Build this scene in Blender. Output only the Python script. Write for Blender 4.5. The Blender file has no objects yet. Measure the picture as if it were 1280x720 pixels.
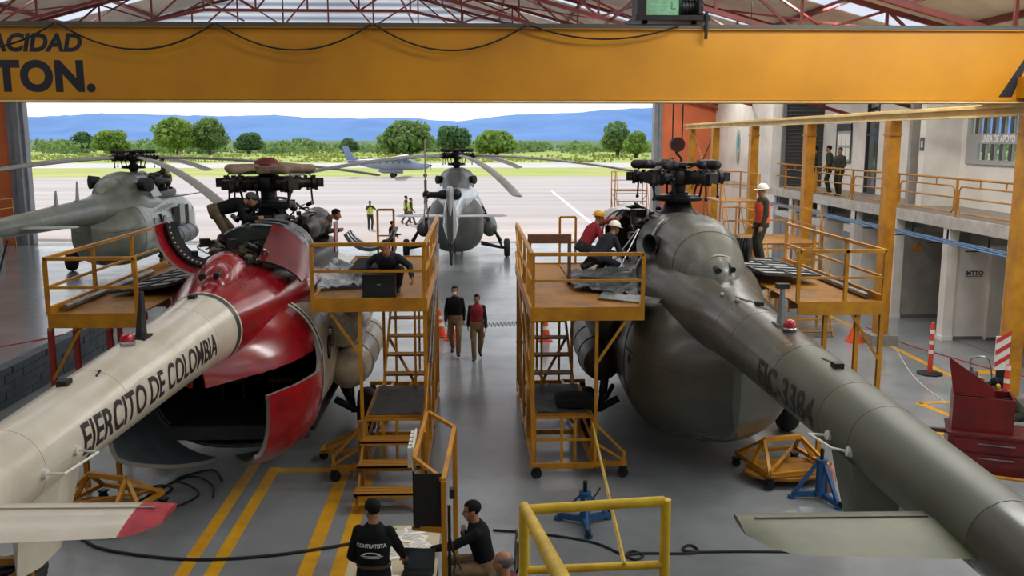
import bpy, bmesh, math, random
from mathutils import Vector as V, Matrix as Mx
from mathutils.bvhtree import BVHTree
SC = bpy.context.scene
COL = SC.collection
PI = math.pi
R = math.radians
def lin(c):
    c = c / 255.0
    return c / 12.92 if c <= 0.04045 else ((c + 0.055) / 1.055) ** 2.4
def rgb(t): return (lin(t[0]), lin(t[1]), lin(t[2]), 1.0)
MC = {}
def mat(name, col, rough=0.5, metal=0.0, var=0.0, scale=3.0, bump=0.0, coat=0.0, col2=None, stretch=None, rvar=0.0, spec=0.5):
    """principled paint with soft noise wear"""
    if name in MC: return MC[name]
    m = bpy.data.materials.new(name); m.use_nodes = True
    nt = m.node_tree; N = nt.nodes; L = nt.links
    b = N['Principled BSDF']
    b.inputs['Base Color'].default_value = rgb(col)
    b.inputs['Roughness'].default_value = rough
    b.inputs['Metallic'].default_value = metal
    b.inputs['Specular IOR Level'].default_value = spec
    if coat: b.inputs['Coat Weight'].default_value = coat; b.inputs['Coat Roughness'].default_value = 0.12
    if var or bump or rvar:
        tc = N.new('ShaderNodeTexCoord'); mp = N.new('ShaderNodeMapping')
        L.new(tc.outputs['Object'], mp.inputs['Vector'])
        if stretch: mp.inputs['Scale'].default_value = stretch
        nz = N.new('ShaderNodeTexNoise'); nz.inputs['Scale'].default_value = scale; nz.inputs['Detail'].default_value = 6.0; nz.inputs['Roughness'].default_value = 0.62
        L.new(mp.outputs['Vector'], nz.inputs['Vector'])
        if var:
            mr = N.new('ShaderNodeMapRange'); mr.inputs['From Min'].default_value = 0.35; mr.inputs['From Max'].default_value = 0.68
            L.new(nz.outputs['Fac'], mr.inputs['Value'])
            mx = N.new('ShaderNodeMix'); mx.data_type = 'RGBA'
            c2 = col2 if col2 else tuple(max(0, x * (1 - var)) for x in col)
            mx.inputs[6].default_value = rgb(col); mx.inputs[7].default_value = rgb(c2)
            L.new(mr.outputs['Result'], mx.inputs['Factor']); L.new(mx.outputs[2], b.inputs['Base Color'])
        if rvar:
            m2 = N.new('ShaderNodeMapRange'); m2.inputs['From Min'].default_value = 0.3; m2.inputs['From Max'].default_value = 0.7
            m2.inputs['To Min'].default_value = max(0.02, rough - rvar); m2.inputs['To Max'].default_value = rough + rvar
            L.new(nz.outputs['Fac'], m2.inputs['Value']); L.new(m2.outputs['Result'], b.inputs['Roughness'])
        if bump:
            bp = N.new('ShaderNodeBump'); bp.inputs['Strength'].default_value = bump; bp.inputs['Distance'].default_value = 0.02
            L.new(nz.outputs['Fac'], bp.inputs['Height']); L.new(bp.outputs['Normal'], b.inputs['Normal'])
    MC[name] = m
    return m

def frame_of(d, up=(0, 0, 1)):
    d = V(d).normalized(); u = V(up)
    if abs(d.dot(u.normalized())) > 0.995: u = V((0, 1, 0)) if abs(d.y) < 0.9 else V((1, 0, 0))
    s = d.cross(u).normalized(); t = s.cross(d).normalized()
    return s, t, d

class MB:
    def __init__(s): s.v = []; s.f = []; s.mi = []; s.cur = 0
    def m(s, i): s.cur = i; return s
    def add(s, vs, fs, mi=None):
        b = len(s.v); s.v.extend(tuple(x) for x in vs)
        for k, f in enumerate(fs):
            s.f.append(tuple(b + i for i in f)); s.mi.append(mi[k] if isinstance(mi, list) else (s.cur if mi is None else mi))
        return s
    def box(s, c, size, rz=0.0, rot=None):
        hx, hy, hz = size[0] / 2, size[1] / 2, size[2] / 2
        P = [V((x, y, z)) for z in (-hz, hz) for y in (-hy, hy) for x in (-hx, hx)]
        M = rot if rot is not None else Mx.Rotation(rz, 3, 'Z')
        P = [M @ p + V(c) for p in P]
        return s.add(P, [(0, 2, 3, 1), (4, 5, 7, 6), (0, 1, 5, 4), (2, 6, 7, 3), (0, 4, 6, 2), (1, 3, 7, 5)])
    def bx(s, x0, x1, y0, y1, z0, z1): return s.box(((x0 + x1) / 2, (y0 + y1) / 2, (z0 + z1) / 2), (abs(x1 - x0), abs(y1 - y0), abs(z1 - z0)))
    def bar(s, p, q, w, h=None, up=(0, 0, 1)):
        h = w if h is None else h
        p, q = V(p), V(q); a, t, d = frame_of(q - p, up)
        P = [o + a * x * w / 2 + t * y * h / 2 for o in (p, q) for (x, y) in ((-1, -1), (1, -1), (1, 1), (-1, 1))]
        return s.add(P, [(3, 2, 1, 0), (4, 5, 6, 7), (0, 1, 5, 4), (1, 2, 6, 5), (2, 3, 7, 6), (3, 0, 4, 7)])
    def cyl(s, p, q, r1, r2=None, n=12):
        r2 = r1 if r2 is None else r2
        p, q = V(p), V(q); a, t, d = frame_of(q - p)
        P = []
        for o, r in ((p, r1), (q, r2)):
            for i in range(n):
                an = 2 * PI * i / n; P.append(o + a * math.cos(an) * r + t * math.sin(an) * r)
        F = [(i, (i + 1) % n, n + (i + 1) % n, n + i) for i in range(n)]
        F += [tuple(range(n - 1, -1, -1)), tuple(range(n, 2 * n))]
        return s.add(P, F)
    def tube(s, pts, r, n=8, closed=False, smooth=0):
        pts = [V(p) for p in pts]
        if smooth: pts = spline(pts, smooth, closed)
        k = len(pts); P = []; prev = None
        for i, p in enumerate(pts):
            if closed: d = pts[(i + 1) % k] - pts[i - 1]
            else: d = pts[min(i + 1, k - 1)] - pts[max(i - 1, 0)]
            if d.length < 1e-9: d = V((0, 0, 1))
            d.normalize()
            if prev is None: a, t, _ = frame_of(d)
            else:
                a = prev - d * prev.dot(d)
                a = a.normalized() if a.length > 1e-6 else frame_of(d)[0]
                t = a.cross(d).normalized() * -1
                t = d.cross(a).normalized()
            prev = a
            if i == 0 and t.dot(d.cross(a)) < 0: t = -t
            rr = r[i] if isinstance(r, (list, tuple)) else r
            for j in range(n):
                an = 2 * PI * j / n; P.append(p + a * math.cos(an) * rr + t * math.sin(an) * rr)
        F = []
        for i in range(k if closed else k - 1):
            b, c = i * n, ((i + 1) % k) * n
            for j in range(n): F.append((b + j, b + (j + 1) % n, c + (j + 1) % n, c + j))
        if not closed: F += [tuple(range(n - 1, -1, -1)), tuple(range((k - 1) * n, k * n))]
        return s.add(P, F)
    def loft(s, rings, mf=None, cap0=True, cap1=True, closed=True, keep=None):
        n = len(rings[0]); P = [p for r in rings for p in r]; F = []; MI = []
        for i in range(len(rings) - 1):
            for j in range(n if closed else n - 1):
                j2 = (j + 1) % n
                if keep and not keep(i, j): continue
                F.append((i * n + j, i * n + j2, (i + 1) * n + j2, (i + 1) * n + j))
                MI.append(mf(i, j) if mf else s.cur)
        if cap0: F.append(tuple(range(n - 1, -1, -1))); MI.append(mf(0, 0) if mf else s.cur)
        if cap1: F.append(tuple(range((len(rings) - 1) * n, len(rings) * n))); MI.append(mf(len(rings) - 2, 0) if mf else s.cur)
        return s.add(P, F, MI)
    def lathe(s, prof, o=(0, 0, 0), ax=(0, 0, 1), n=24, cap=True):
        a, t, d = frame_of(ax); o = V(o)
        rings = [[o + d * z + (a * math.cos(2 * PI * i / n) + t * math.sin(2 * PI * i / n)) * max(r, 1e-4) for i in range(n)] for (r, z) in prof]
        return s.loft(rings, cap0=cap, cap1=cap)
    def ell(s, c, r, rot=None, nu=14, nv=10):
        c = V(c); P = []; rot = rot or Mx.Identity(3)
        if not isinstance(r, (tuple, list)): r = (r, r, r)
        for i in range(1, nv):
            th = PI * i / nv
            for j in range(nu):
                ph = 2 * PI * j / nu
                P.append(c + rot @ V((r[0] * math.sin(th) * math.cos(ph), r[1] * math.sin(th) * math.sin(ph), r[2] * math.cos(th))))
        P += [c + rot @ V((0, 0, r[2])), c + rot @ V((0, 0, -r[2]))]
        T, B = (nv - 1) * nu, (nv - 1) * nu + 1; F = []
        for i in range(nv - 2):
            for j in range(nu):
                F.append((i * nu + j, (i + 1) * nu + j, (i + 1) * nu + (j + 1) % nu, i * nu + (j + 1) % nu))
        for j in range(nu):
            F.append((T, j, (j + 1) % nu)); F.append((B, (nv - 2) * nu + (j + 1) % nu, (nv - 2) * nu + j))
        return s.add(P, F)
    def cap(s, p, q, r1, r2=None, n=12):
        """capsule"""
        r2 = r1 if r2 is None else r2
        p, q = V(p), V(q); a, t, d = frame_of(q - p); L = (q - p).length
        prof = [(r1 * math.sin(x), -r1 * math.cos(x)) for x in (0.02, 0.5, 1.05, PI / 2)] + [(r2 * math.sin(x), L - r2 * math.cos(x)) for x in (PI / 2, 2.1, 2.64, PI - 0.02)]
        rings = [[p + d * z + (a * math.cos(2 * PI * i / n) + t * math.sin(2 * PI * i / n)) * r for i in range(n)] for (r, z) in prof]
        return s.loft(rings)
    def prism(s, poly, o, u, v, depth):
        """2-D outline poly in plane (o,u,v), extruded along u x v by depth"""
        o, u, v = V(o), V(u), V(v); w = u.cross(v).normalized(); n = len(poly)
        P = [o + u * a + v * b for a, b in poly] + [o + u * a + v * b + w * depth for a, b in poly]
        F = [tuple(range(n - 1, -1, -1)), tuple(range(n, 2 * n))] + [(i, (i + 1) % n, n + (i + 1) % n, n + i) for i in range(n)]
        return s.add(P, F)
    def shell(s, grid, th):
        """open grid of points [i][j] given thickness th along its normals"""
        ni, nj = len(grid), len(grid[0]); G = [[V(p) for p in r] for r in grid]; Q = []
        for i in range(ni):
            row = []
            for j in range(nj):
                du = G[min(i + 1, ni - 1)][j] - G[max(i - 1, 0)][j]; dv = G[i][min(j + 1, nj - 1)] - G[i][max(j - 1, 0)]
                nn = du.cross(dv); nn = nn.normalized() if nn.length > 1e-9 else V((0, 0, 1)); row.append(G[i][j] - nn * th)
            Q.append(row)
        P = [p for r in G for p in r] + [p for r in Q for p in r]; o = ni * nj; F = []
        outer, inner, rim = (s.cur, s.cur, s.cur) if isinstance(s.cur, int) else s.cur
        MI = []
        for i in range(ni - 1):
            for j in range(nj - 1):
                a, b, c, d = i * nj + j, (i + 1) * nj + j, (i + 1) * nj + j + 1, i * nj + j + 1
                F.append((a, b, c, d)); MI.append(outer); F.append((o + d, o + c, o + b, o + a)); MI.append(inner)
        for i in range(ni - 1):
            for j in (0, nj - 1): F.append((i * nj + j, o + i * nj + j, o + (i + 1) * nj + j, (i + 1) * nj + j)); MI.append(rim)
        for j in range(nj - 1):
            for i in (0, ni - 1): F.append((i * nj + j, i * nj + j + 1, o + i * nj + j + 1, o + i * nj + j)); MI.append(rim)
        return s.add(P, F, MI)
    def xf(s, M, start=0):
        for i in range(start, len(s.v)): s.v[i] = tuple(M @ V(s.v[i]))
        return s
    def build(s, name, mats, parent=None, smooth=38, recalc=True):
        me = bpy.data.meshes.new(name)
        me.from_pydata([tuple(x) for x in s.v], [], s.f)
        for mm in (mats if isinstance(mats, (list, tuple)) else [mats]): me.materials.append(mm)
        nm = len(me.materials) - 1
        for p, i in zip(me.polygons, s.mi): p.material_index = min(i if isinstance(i, int) else 0, nm)
        if recalc:
            bm = bmesh.new(); bm.from_mesh(me); bmesh.ops.recalc_face_normals(bm, faces=bm.faces); bm.to_mesh(me); bm.free()
        if smooth:
            for p in me.polygons: p.use_smooth = True
            me.set_sharp_from_angle(angle=R(smooth))
        me.update()
        o = bpy.data.objects.new(name, me); COL.objects.link(o)
        if parent is not None: o.parent = parent
        return o

def spline(pts, k, closed=False):
    pts = [V(p) for p in pts]; n = len(pts); out = []
    for i in range(n if closed else n - 1):
        if closed: p0, p1, p2, p3 = pts[i - 1], pts[i], pts[(i + 1) % n], pts[(i + 2) % n]
        else: p0, p1, p2, p3 = pts[max(i - 1, 0)], pts[i], pts[i + 1], pts[min(i + 2, n - 1)]
        for j in range(k):
            t = j / k
            out.append(0.5 * ((2 * p1) + (p2 - p0) * t + (2 * p0 - 5 * p1 + 4 * p2 - p3) * t * t + (3 * p1 - p0 - 3 * p2 + p3) * t ** 3))
    if not closed: out.append(pts[-1])
    return out

def pchip(xs, ys, x):
    """monotone cubic through (xs, ys); xs rising"""
    n = len(xs)
    if x <= xs[0]: return ys[0]
    if x >= xs[-1]: return ys[-1]
    h = [xs[i + 1] - xs[i] for i in range(n - 1)]; d = [(ys[i + 1] - ys[i]) / h[i] for i in range(n - 1)]
    def sl(i):
        if i == 0: return d[0]
        if i == n - 1: return d[-1]
        if d[i - 1] * d[i] <= 0: return 0.0
        w1, w2 = 2 * h[i] + h[i - 1], h[i] + 2 * h[i - 1]
        return (w1 + w2) / (w1 / d[i - 1] + w2 / d[i])
    for i in range(n - 1):
        if x <= xs[i + 1]:
            t = (x - xs[i]) / h[i]; m0, m1 = sl(i), sl(i + 1)
            return (2 * t ** 3 - 3 * t * t + 1) * ys[i] + (t ** 3 - 2 * t * t + t) * h[i] * m0 + (-2 * t ** 3 + 3 * t * t) * ys[i + 1] + (t ** 3 - t * t) * h[i] * m1

def empty(name, loc=(0, 0, 0), rz=0.0):
    o = bpy.data.objects.new(name, None); COL.objects.link(o); o.location = loc; o.rotation_euler = (0, 0, rz); o.empty_display_size = 0.2
    return o
def tag(o, label, cat, group=None, kind=None):
    o['label'] = label; o['category'] = cat
    if group: o['group'] = group
    if kind: o['kind'] = kind
    return o
def struct(o): o['kind'] = 'structure'; return o
def copy_tree(o, parent=None):
    c = o.copy(); COL.objects.link(c)
    if parent is not None: c.parent = parent
    for ch in [x for x in bpy.data.objects if x.parent == o]: copy_tree(ch, c)
    return c
def rename_label(o, label): o['label'] = label

def text_geo(s, size, sx=1.0, bold=0.0, shear=0.0, space=1.0, maxlen=0.0, sy=1.0):
    """flat text -> (list of 2-D points, list of faces), left baseline at 0,0"""
    cu = bpy.data.curves.new('lettering', 'FONT'); cu.body = s; cu.size = size; cu.offset = bold; cu.shear = shear; cu.space_character = space; cu.resolution_u = 5
    ob = bpy.data.objects.new('lettering', cu); COL.objects.link(ob)
    dg = bpy.context.evaluated_depsgraph_get()
    me = bpy.data.meshes.new_from_object(ob.evaluated_get(dg))
    bpy.data.objects.remove(ob); bpy.data.curves.remove(cu)
    bm = bmesh.new(); bm.from_mesh(me); bpy.data.meshes.remove(me)
    bmesh.ops.triangulate(bm, faces=bm.faces)
    if maxlen:
        for _ in range(5):
            E = [e for e in bm.edges if e.calc_length() > maxlen]
            if not E: break
            bmesh.ops.subdivide_edges(bm, edges=E, cuts=1)
            bmesh.ops.triangulate(bm, faces=[f for f in bm.faces if len(f.verts) > 3])
    bm.verts.ensure_lookup_table(); bm.verts.index_update()
    P = [(v.co.x * sx, v.co.y * sy) for v in bm.verts]; F = [tuple(v.index for v in f.verts) for f in bm.faces]
    bm.free()
    return P, F
def text_flat(mb, s, size, o, u, v, mi=0, align='l', **kw):
    P, F = text_geo(s, size, **kw); o, u, v = V(o), V(u), V(v)
    w = max(p[0] for p in P) - min(p[0] for p in P)
    off = 0 if align == 'l' else (-w / 2 if align == 'c' else -w); x0 = min(p[0] for p in P) if align != 'l' else 0
    mb.add([o + u * (p[0] - x0 + off) + v * p[1] for p in P], F, mi)
    return w
YEL = mat('yellow_paint', (200, 138, 22), 0.42, var=0.28, scale=2.5, col2=(158, 102, 18))
YELB = mat('bright_yellow_paint', (224, 190, 40), 0.38, var=0.2, scale=6, col2=(190, 150, 30))
YELD = mat('worn_yellow_plate', (164, 110, 24), 0.5, var=0.35, scale=3.0, col2=(112, 74, 20))
YELC = mat('crane_yellow', (204, 140, 16), 0.42, var=0.2, scale=0.4, col2=(180, 120, 20))
CREAM = mat('cream_yellow', (236, 214, 150), 0.45, var=0.2, scale=1.5, col2=(206, 170, 92))
BLK = mat('black_rubber', (22, 22, 24), 0.6, var=0.3, scale=9)
DRK = mat('dark_metal', (38, 38, 40), 0.42, metal=0.5, var=0.4, scale=8)
IRON = mat('oily_iron', (58, 54, 50), 0.4, metal=0.7, var=0.5, scale=10, col2=(24, 22, 20))
STEEL = mat('bare_steel', (170, 172, 175), 0.3, metal=0.9, var=0.3, scale=6)
WHT = mat('white_paint', (232, 230, 224), 0.45, var=0.08, scale=3)
REDT = mat('truss_red', (142, 54, 48), 0.5, var=0.25, scale=2)
REDC = mat('cabinet_red', (122, 22, 22), 0.35, var=0.3, scale=2.2, col2=(86, 13, 15))
ORANGE = mat('cone_orange', (232, 82, 36), 0.45, var=0.15, scale=6)
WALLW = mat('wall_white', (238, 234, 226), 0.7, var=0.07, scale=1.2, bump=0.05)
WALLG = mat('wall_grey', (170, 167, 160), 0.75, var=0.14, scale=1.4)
CONC = mat('concrete', (212, 207, 198), 0.8, var=0.18, scale=1.6, bump=0.15)
DGREY = mat('door_grey', (74, 76, 78), 0.5, var=0.1, scale=2)
GLASS = mat('dark_glass', (40, 52, 62), 0.06, spec=0.8)
def clear_glass():
    m = bpy.data.materials.new('clear_glass'); m.use_nodes = True; N = m.node_tree.nodes; L = m.node_tree.links; N.remove(N['Principled BSDF']); t = N.new('ShaderNodeBsdfTransparent'); g = N.new('ShaderNodeBsdfGlossy'); g.inputs['Roughness'].default_value = .03; x = N.new('ShaderNodeMixShader'); x.inputs[0].default_value = .1
    t.inputs[0].default_value = (.86, .92, .95, 1); L.new(t.outputs[0], x.inputs[1]); L.new(g.outputs[0], x.inputs[2]); L.new(x.outputs[0], N['Material Output'].inputs['Surface']); return m
CLEAR = clear_glass()
LGLASS = mat('office_glass', (120, 150, 168), 0.05, metal=0.6)
STK = mat('skin_tan', (168, 116, 86), 0.55, var=0.1, scale=14)
HAIR = mat('black_hair', (14, 12, 11), 0.8, var=0.3, scale=40, spec=.25)
GREYHAIR = mat('grey_hair', (110, 100, 94), 0.6, var=0.3, scale=40)
BLKCLOTH = mat('black_cloth', (17, 18, 21), 0.9, var=0.25, scale=12, bump=0.3, spec=.25)
NAVY = mat('navy_cloth', (24, 29, 44), 0.85, var=0.25, scale=12, bump=0.3)
KHAKI = mat('khaki_cloth', (140, 112, 78), 0.9, var=0.25, scale=10, bump=0.3)
TAN = mat('brown_cloth', (104, 86, 66), 0.9, var=0.25, scale=10, bump=0.3)
OLIVE = mat('olive_cloth', (56, 60, 46), 0.9, var=0.35, scale=14, bump=0.3)
REDCLOTH = mat('red_cloth', (158, 34, 46), 0.85, var=0.2, scale=12, bump=0.3)
MAROON = mat('maroon_cloth', (96, 34, 36), 0.85, var=0.2, scale=12)
HIVIS = mat('hi_vis_yellow', (204, 226, 40), 0.7, var=0.1, scale=8)
OVEST = mat('orange_vest', (222, 84, 40), 0.7, var=0.1, scale=8)
BOOT = mat('boot_leather', (32, 28, 26), 0.55, var=0.3, scale=10)
HELW = mat('white_helmet', (228, 222, 206), 0.3)
HELY = mat('yellow_helmet', (216, 160, 52), 0.3)
MASKW = mat('white_mask', (232, 230, 226), 0.8)
BLUEJ = mat('jack_blue', (34, 88, 140), 0.4, var=0.3, scale=8)
BLUEP = mat('pipe_blue', (96, 136, 178), 0.4, var=0.1, scale=5)
PAPER = mat('paper', (246, 243, 234), 0.8, var=0.05, scale=8)
SLATE = mat('slate_interior', (66, 76, 78), 0.55, var=0.25, scale=3)
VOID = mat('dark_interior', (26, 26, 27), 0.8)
TYRE = mat('tyre_rubber', (28, 28, 30), 0.75, var=0.2, scale=12)
def stripes(name, c1, c2, freq, axis=2, rough=0.6, duty=0.5, rot=(0, 0, 0)):
    m = bpy.data.materials.new(name); m.use_nodes = True; N = m.node_tree.nodes; L = m.node_tree.links; b = N['Principled BSDF']; b.inputs['Roughness'].default_value = rough
    tc = N.new('ShaderNodeTexCoord'); mp = N.new('ShaderNodeMapping'); mp.inputs['Rotation'].default_value = rot; L.new(tc.outputs['Object'], mp.inputs['Vector'])
    sp = N.new('ShaderNodeSeparateXYZ'); L.new(mp.outputs['Vector'], sp.inputs[0])
    mu = N.new('ShaderNodeMath'); mu.operation = 'MULTIPLY'; mu.inputs[1].default_value = freq; L.new(sp.outputs[axis], mu.inputs[0])
    fr = N.new('ShaderNodeMath'); fr.operation = 'FRACT'; L.new(mu.outputs[0], fr.inputs[0])
    gt = N.new('ShaderNodeMath'); gt.operation = 'GREATER_THAN'; gt.inputs[1].default_value = duty; L.new(fr.outputs[0], gt.inputs[0])
    mx = N.new('ShaderNodeMix'); mx.data_type = 'RGBA'; mx.inputs[6].default_value = rgb(c1); mx.inputs[7].default_value = rgb(c2)
    L.new(gt.outputs[0], mx.inputs['Factor']); L.new(mx.outputs[2], b.inputs['Base Color'])
    return m
def thin(name, col, trans=0.6, rough=0.6):
    """translucent roof sheet"""
    m = bpy.data.materials.new(name); m.use_nodes = True; N = m.node_tree.nodes; L = m.node_tree.links
    out = N['Material Output']; N.remove(N['Principled BSDF'])
    d = N.new('ShaderNodeBsdfDiffuse'); t = N.new('ShaderNodeBsdfTranslucent'); d.inputs[0].default_value = rgb(col); t.inputs[0].default_value = rgb(col)
    x = N.new('ShaderNodeMixShader'); x.inputs[0].default_value = trans; L.new(d.outputs[0], x.inputs[1]); L.new(t.outputs[0], x.inputs[2]); L.new(x.outputs[0], out.inputs['Surface'])
    return m
# ------------------------------------------------------------------ floor, apron and the land beyond
def floor_mat():
    m = mat('epoxy_floor', (140, 144, 145), 0.2, spec=.62, var=0.20, scale=0.5, rvar=0.06, col2=(110, 114, 116))
    return m
FLO = floor_mat()
struct(MB().bx(-26, 15.6, -3, 49, -0.3, 0).build('floor', FLO, smooth=0))
APR = mat('apron_concrete', (184, 172, 164), 0.75, var=0.22, scale=0.12, col2=(158, 146, 140), stretch=(0.25, 2.2, 1))
struct(MB().bx(-420, 420, 49, 133, -0.3, -0.004).build('floor_apron', APR, smooth=0))
GRS = mat('field_grass', (172, 176, 84), 0.95, var=0.5, scale=0.10, col2=(132, 154, 58), stretch=(0.35, 1.4, 1))
GRS2 = mat('strip_grass', (186, 174, 104), 0.95, var=0.5, scale=0.09, col2=(134, 164, 58), stretch=(0.5, 1.5, 1))
struct(MB().bx(-420, 420, 133, 172, -0.3, -0.01).build('floor_grass_strip', GRS2, smooth=0))
struct(MB().bx(-500, 500, 172, 204, -0.3, 0.0).build('floor_runway', mat('runway', (200, 192, 184), 0.8, var=0.12, scale=0.1), smooth=0))
struct(MB().bx(-700, 700, 204, 420, -0.3, -0.01).build('floor_field', GRS, smooth=0))
struct(MB().bx(-3000, 3000, 420, 4200, -0.6, -0.3).build('floor_far_land', mat('far_land', (92, 120, 76), 0.95, var=0.3, scale=0.01), smooth=0))
# threshold of the door and rails
struct(MB().bx(-23, 9.6, 48.9, 49.0, 0.0, 0.012).bx(-23, 9.6, 48.4, 48.5, 0.0, 0.012).build('trim_1', STEEL, smooth=0))
# painted apron line
struct(MB().prism([(7.5, 56), (7.74, 56), (8.32, 96), (8.06, 96)], (0, 0, 0.0), (1, 0, 0), (0, 1, 0), 0.01).build('trim_2', mat('line_white', (240, 238, 232), 0.7), smooth=0))
# yellow floor lines
LIN = mat('floor_line_yellow', (214, 160, 28), 0.4, var=0.2, scale=2.5, col2=(188, 134, 26))
for k, (x0, x1, y0, y1) in enumerate([(-3.84, -3.66, 4, 15.2), (-3.46, -3.28, 4, 15.0), (-2.28, -2.08, 4, 14.9), (-1.86, -1.66, 4, 15.2), (-3.28, -2.28, 14.75, 14.95), (11.05, 11.2, 8, 46), (9.95, 10.95, 26.5, 26.62)]):
    struct(MB().bx(x0, x1, y0, y1, 0.0, 0.003).build('trim_%d' % (k + 3), LIN, smooth=0))
def chevron(n, a, b, c, w=0.16):
    m = MB()
    for p, q in ((a, b), (b, c)): m.bar((p[0], p[1], 0.0025), (q[0], q[1], 0.0025), w, 0.003)
    struct(m.build('trim_%d' % n, LIN, smooth=0))
chevron(11, (10.4, 18.35), (9.3, 18.3), (9.65, 16.9)); chevron(12, (9.4, 16.4), (8.6, 16.3), (8.9, 15.0))
struct(MB().bx(11.6, 12.4, 20.6, 20.9, 0, 0.003).build('trim_13', LIN, smooth=0))
struct(MB().bx(13.3, 15.1, 21.2, 24.2, 0, 0.02).build('trim_14', mat('grey_step', (120, 122, 122), 0.6), smooth=0))
# hills
def hills():
    rng = random.Random(4)
    prof = [(-900, 150), (-300, 148), (31, 147), (70, 147), (100, 145.5), (143, 143), (200, 144.5), (300, 146), (345, 144.5), (390, 148), (430, 149), (500, 148), (530, 149.5), (567, 152), (610, 148), (644, 144.5), (690, 143), (727, 141), (760, 138), (806, 136), (900, 131), (1100, 128), (1500, 138), (2200, 150)]
    xs = [p[0] for p in prof]; ys = [p[1] for p in prof]; G = []
    n = 420
    for r, (Y, k) in enumerate([(1900, 0.0), (2050, .22), (2200, .5), (2350, .78), (2500, 1.0), (2700, .7)]):
        row = []
        for i in range(n):
            px = -900 + 3100 * i / (n - 1)
            h = (172 - pchip(xs, ys, px)) / 1150 * 2500 + 5.5
            spur = 0.5 + 0.5 * math.sin(px * 0.045 + 1.3 * math.sin(px * 0.013))
            hh = h * k * (1 if r >= 4 else (0.72 + 0.4 * spur)) + (rng.uniform(-1, 1) * 1.2 if r else -2)
            row.append(((px - 591) / 1150 * 2500 * (Y / 2500), Y, hh))
        G.append(row)
    m = MB(); m.add([p for r in G for p in r], [(i * n + j, i * n + j + 1, (i + 1) * n + j + 1, (i + 1) * n + j) for i in range(len(G) - 1) for j in range(n - 1)])
    return struct(m.build('hills', mat('hazy_hill', (92, 132, 182), 0.95, var=0.22, scale=0.006, col2=(76, 116, 168)), smooth=60))  # blue of the distance haze is put into the hill's base colour
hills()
# ------------------------------------------------------------------ trees
def leafmat(name, a, b):
    m = mat(name, a, 0.8, var=0.5, scale=0.35, col2=b); N = m.node_tree.nodes; L = m.node_tree.links; p = N['Principled BSDF']
    t = N.new('ShaderNodeBsdfTranslucent'); x = N.new('ShaderNodeMixShader'); x.inputs[0].default_value = .5
    L.new(p.inputs['Base Color'].links[0].from_socket, t.inputs[0]); L.new(p.outputs[0], x.inputs[1]); L.new(t.outputs[0], x.inputs[2]); L.new(x.outputs[0], N['Material Output'].inputs['Surface'])
    return m
LF = [leafmat('leaf_fresh', (160, 182, 92), (116, 148, 68)), leafmat('leaf_mid', (144, 166, 98), (98, 128, 72)), leafmat('leaf_dark', (120, 150, 100), (84, 116, 78))]
BARK = mat('bark', (92, 78, 62), 0.9)
def leaf_cards(mb, rng, lobes, n, s):
    tot = sum(l[1][0] * l[1][1] * l[1][2] for l in lobes)
    for c, r in lobes:
        for _ in range(max(4, int(n * r[0] * r[1] * r[2] / tot))):
            d = V((rng.gauss(0, 1), rng.gauss(0, 1), rng.gauss(0, 1))).normalized(); k = rng.uniform(0.55, 1.02) ** 0.5
            p = V(c) + V((d.x * r[0], d.y * r[1], d.z * r[2])) * k
            a = V((rng.gauss(0, 1), rng.gauss(0, 1), rng.gauss(0, 1))).normalized(); b = a.cross(d + V((rng.gauss(0, .5), rng.gauss(0, .5), rng.gauss(0, .5)))).normalized(); a = b.cross(a.cross(b)).normalized() if b.length else a
            q = s * rng.uniform(0.6, 1.4); a, b = a * q, b * q * 0.8
            mb.add([p - a, p + b, p + a, p - b], [(0, 1, 2, 3)])
def tree(px0, px1, top, Y, kind, label, seed, base=190):
    rng = random.Random(seed); X0, X1 = (px0 - 591) / 1150 * Y, (px1 - 591) / 1150 * Y; H = (172 - top) / 1150 * Y + 5.5
    cx, w = (X0 + X1) / 2, (X1 - X0) / 2
    t = empty('field_tree', (cx, Y, -0.01)); tag(t, label, 'tree', 'trees across the airfield')
    tr = MB()
    for k in range(4):
        a = rng.uniform(0, 6.28); tr.tube([(0.3 * math.cos(a), 0.3 * math.sin(a), 0), (w * .15 * math.cos(a), w * .15 * math.sin(a), H * .3), (w * .45 * math.cos(a), w * .45 * math.sin(a), H * .62)], [.35, .25, .1], 6)
    tr.build('trunk', BARK, t)
    lob = []
    for k in range(11):
        a = rng.uniform(0, 6.28); q = rng.uniform(0.1, .72); z = rng.uniform(.32, .82)
        rr = w * rng.uniform(.28, .46) * (1.15 - .5 * abs(z - .5))
        lob.append(((w * q * math.cos(a), w * q * math.sin(a) * .8, H * z), (rr, rr, min(rr * .8, H * (1 - z)))))
    lob.append(((0, 0, H * .62), (w * .7, w * .6, H * .37))); lob.append(((0, 0, H * .42), (w * .95, w * .8, H * .26)))
    m = MB(); leaf_cards(m, rng, lob, 2600, max(.32, w * .085)); m.build('crown', LF[kind], t, smooth=0, recalc=False)
tree(128, 176, 163, 300, 0, 'low rounded bright green tree left of the twin broad trees', 1)
tree(202, 256, 146, 300, 0, 'broad tree, left one of the two tall trees touching crowns', 2)
tree(244, 297, 147, 306, 1, 'broad tree, right one of the two tall trees touching crowns', 3)
tree(298, 336, 166, 318, 2, 'small dark green tree just right of the two tall ones', 4)
tree(470, 548, 152, 290, 1, 'wide green tree standing behind the grey propeller aeroplane', 5)
tree(544, 590, 157, 330, 2, 'dark green tree behind the rotor of the middle helicopter', 6)
tree(590, 650, 163, 286, 0, 'light green spreading tree right of the middle helicopter rotor', 7)
tree(748, 792, 151, 262, 1, 'dense round tree beside the right edge of the hangar door', 8)
tree(776, 812, 163, 250, 0, 'pale low tree half hidden behind the right door jamb', 9)
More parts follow.
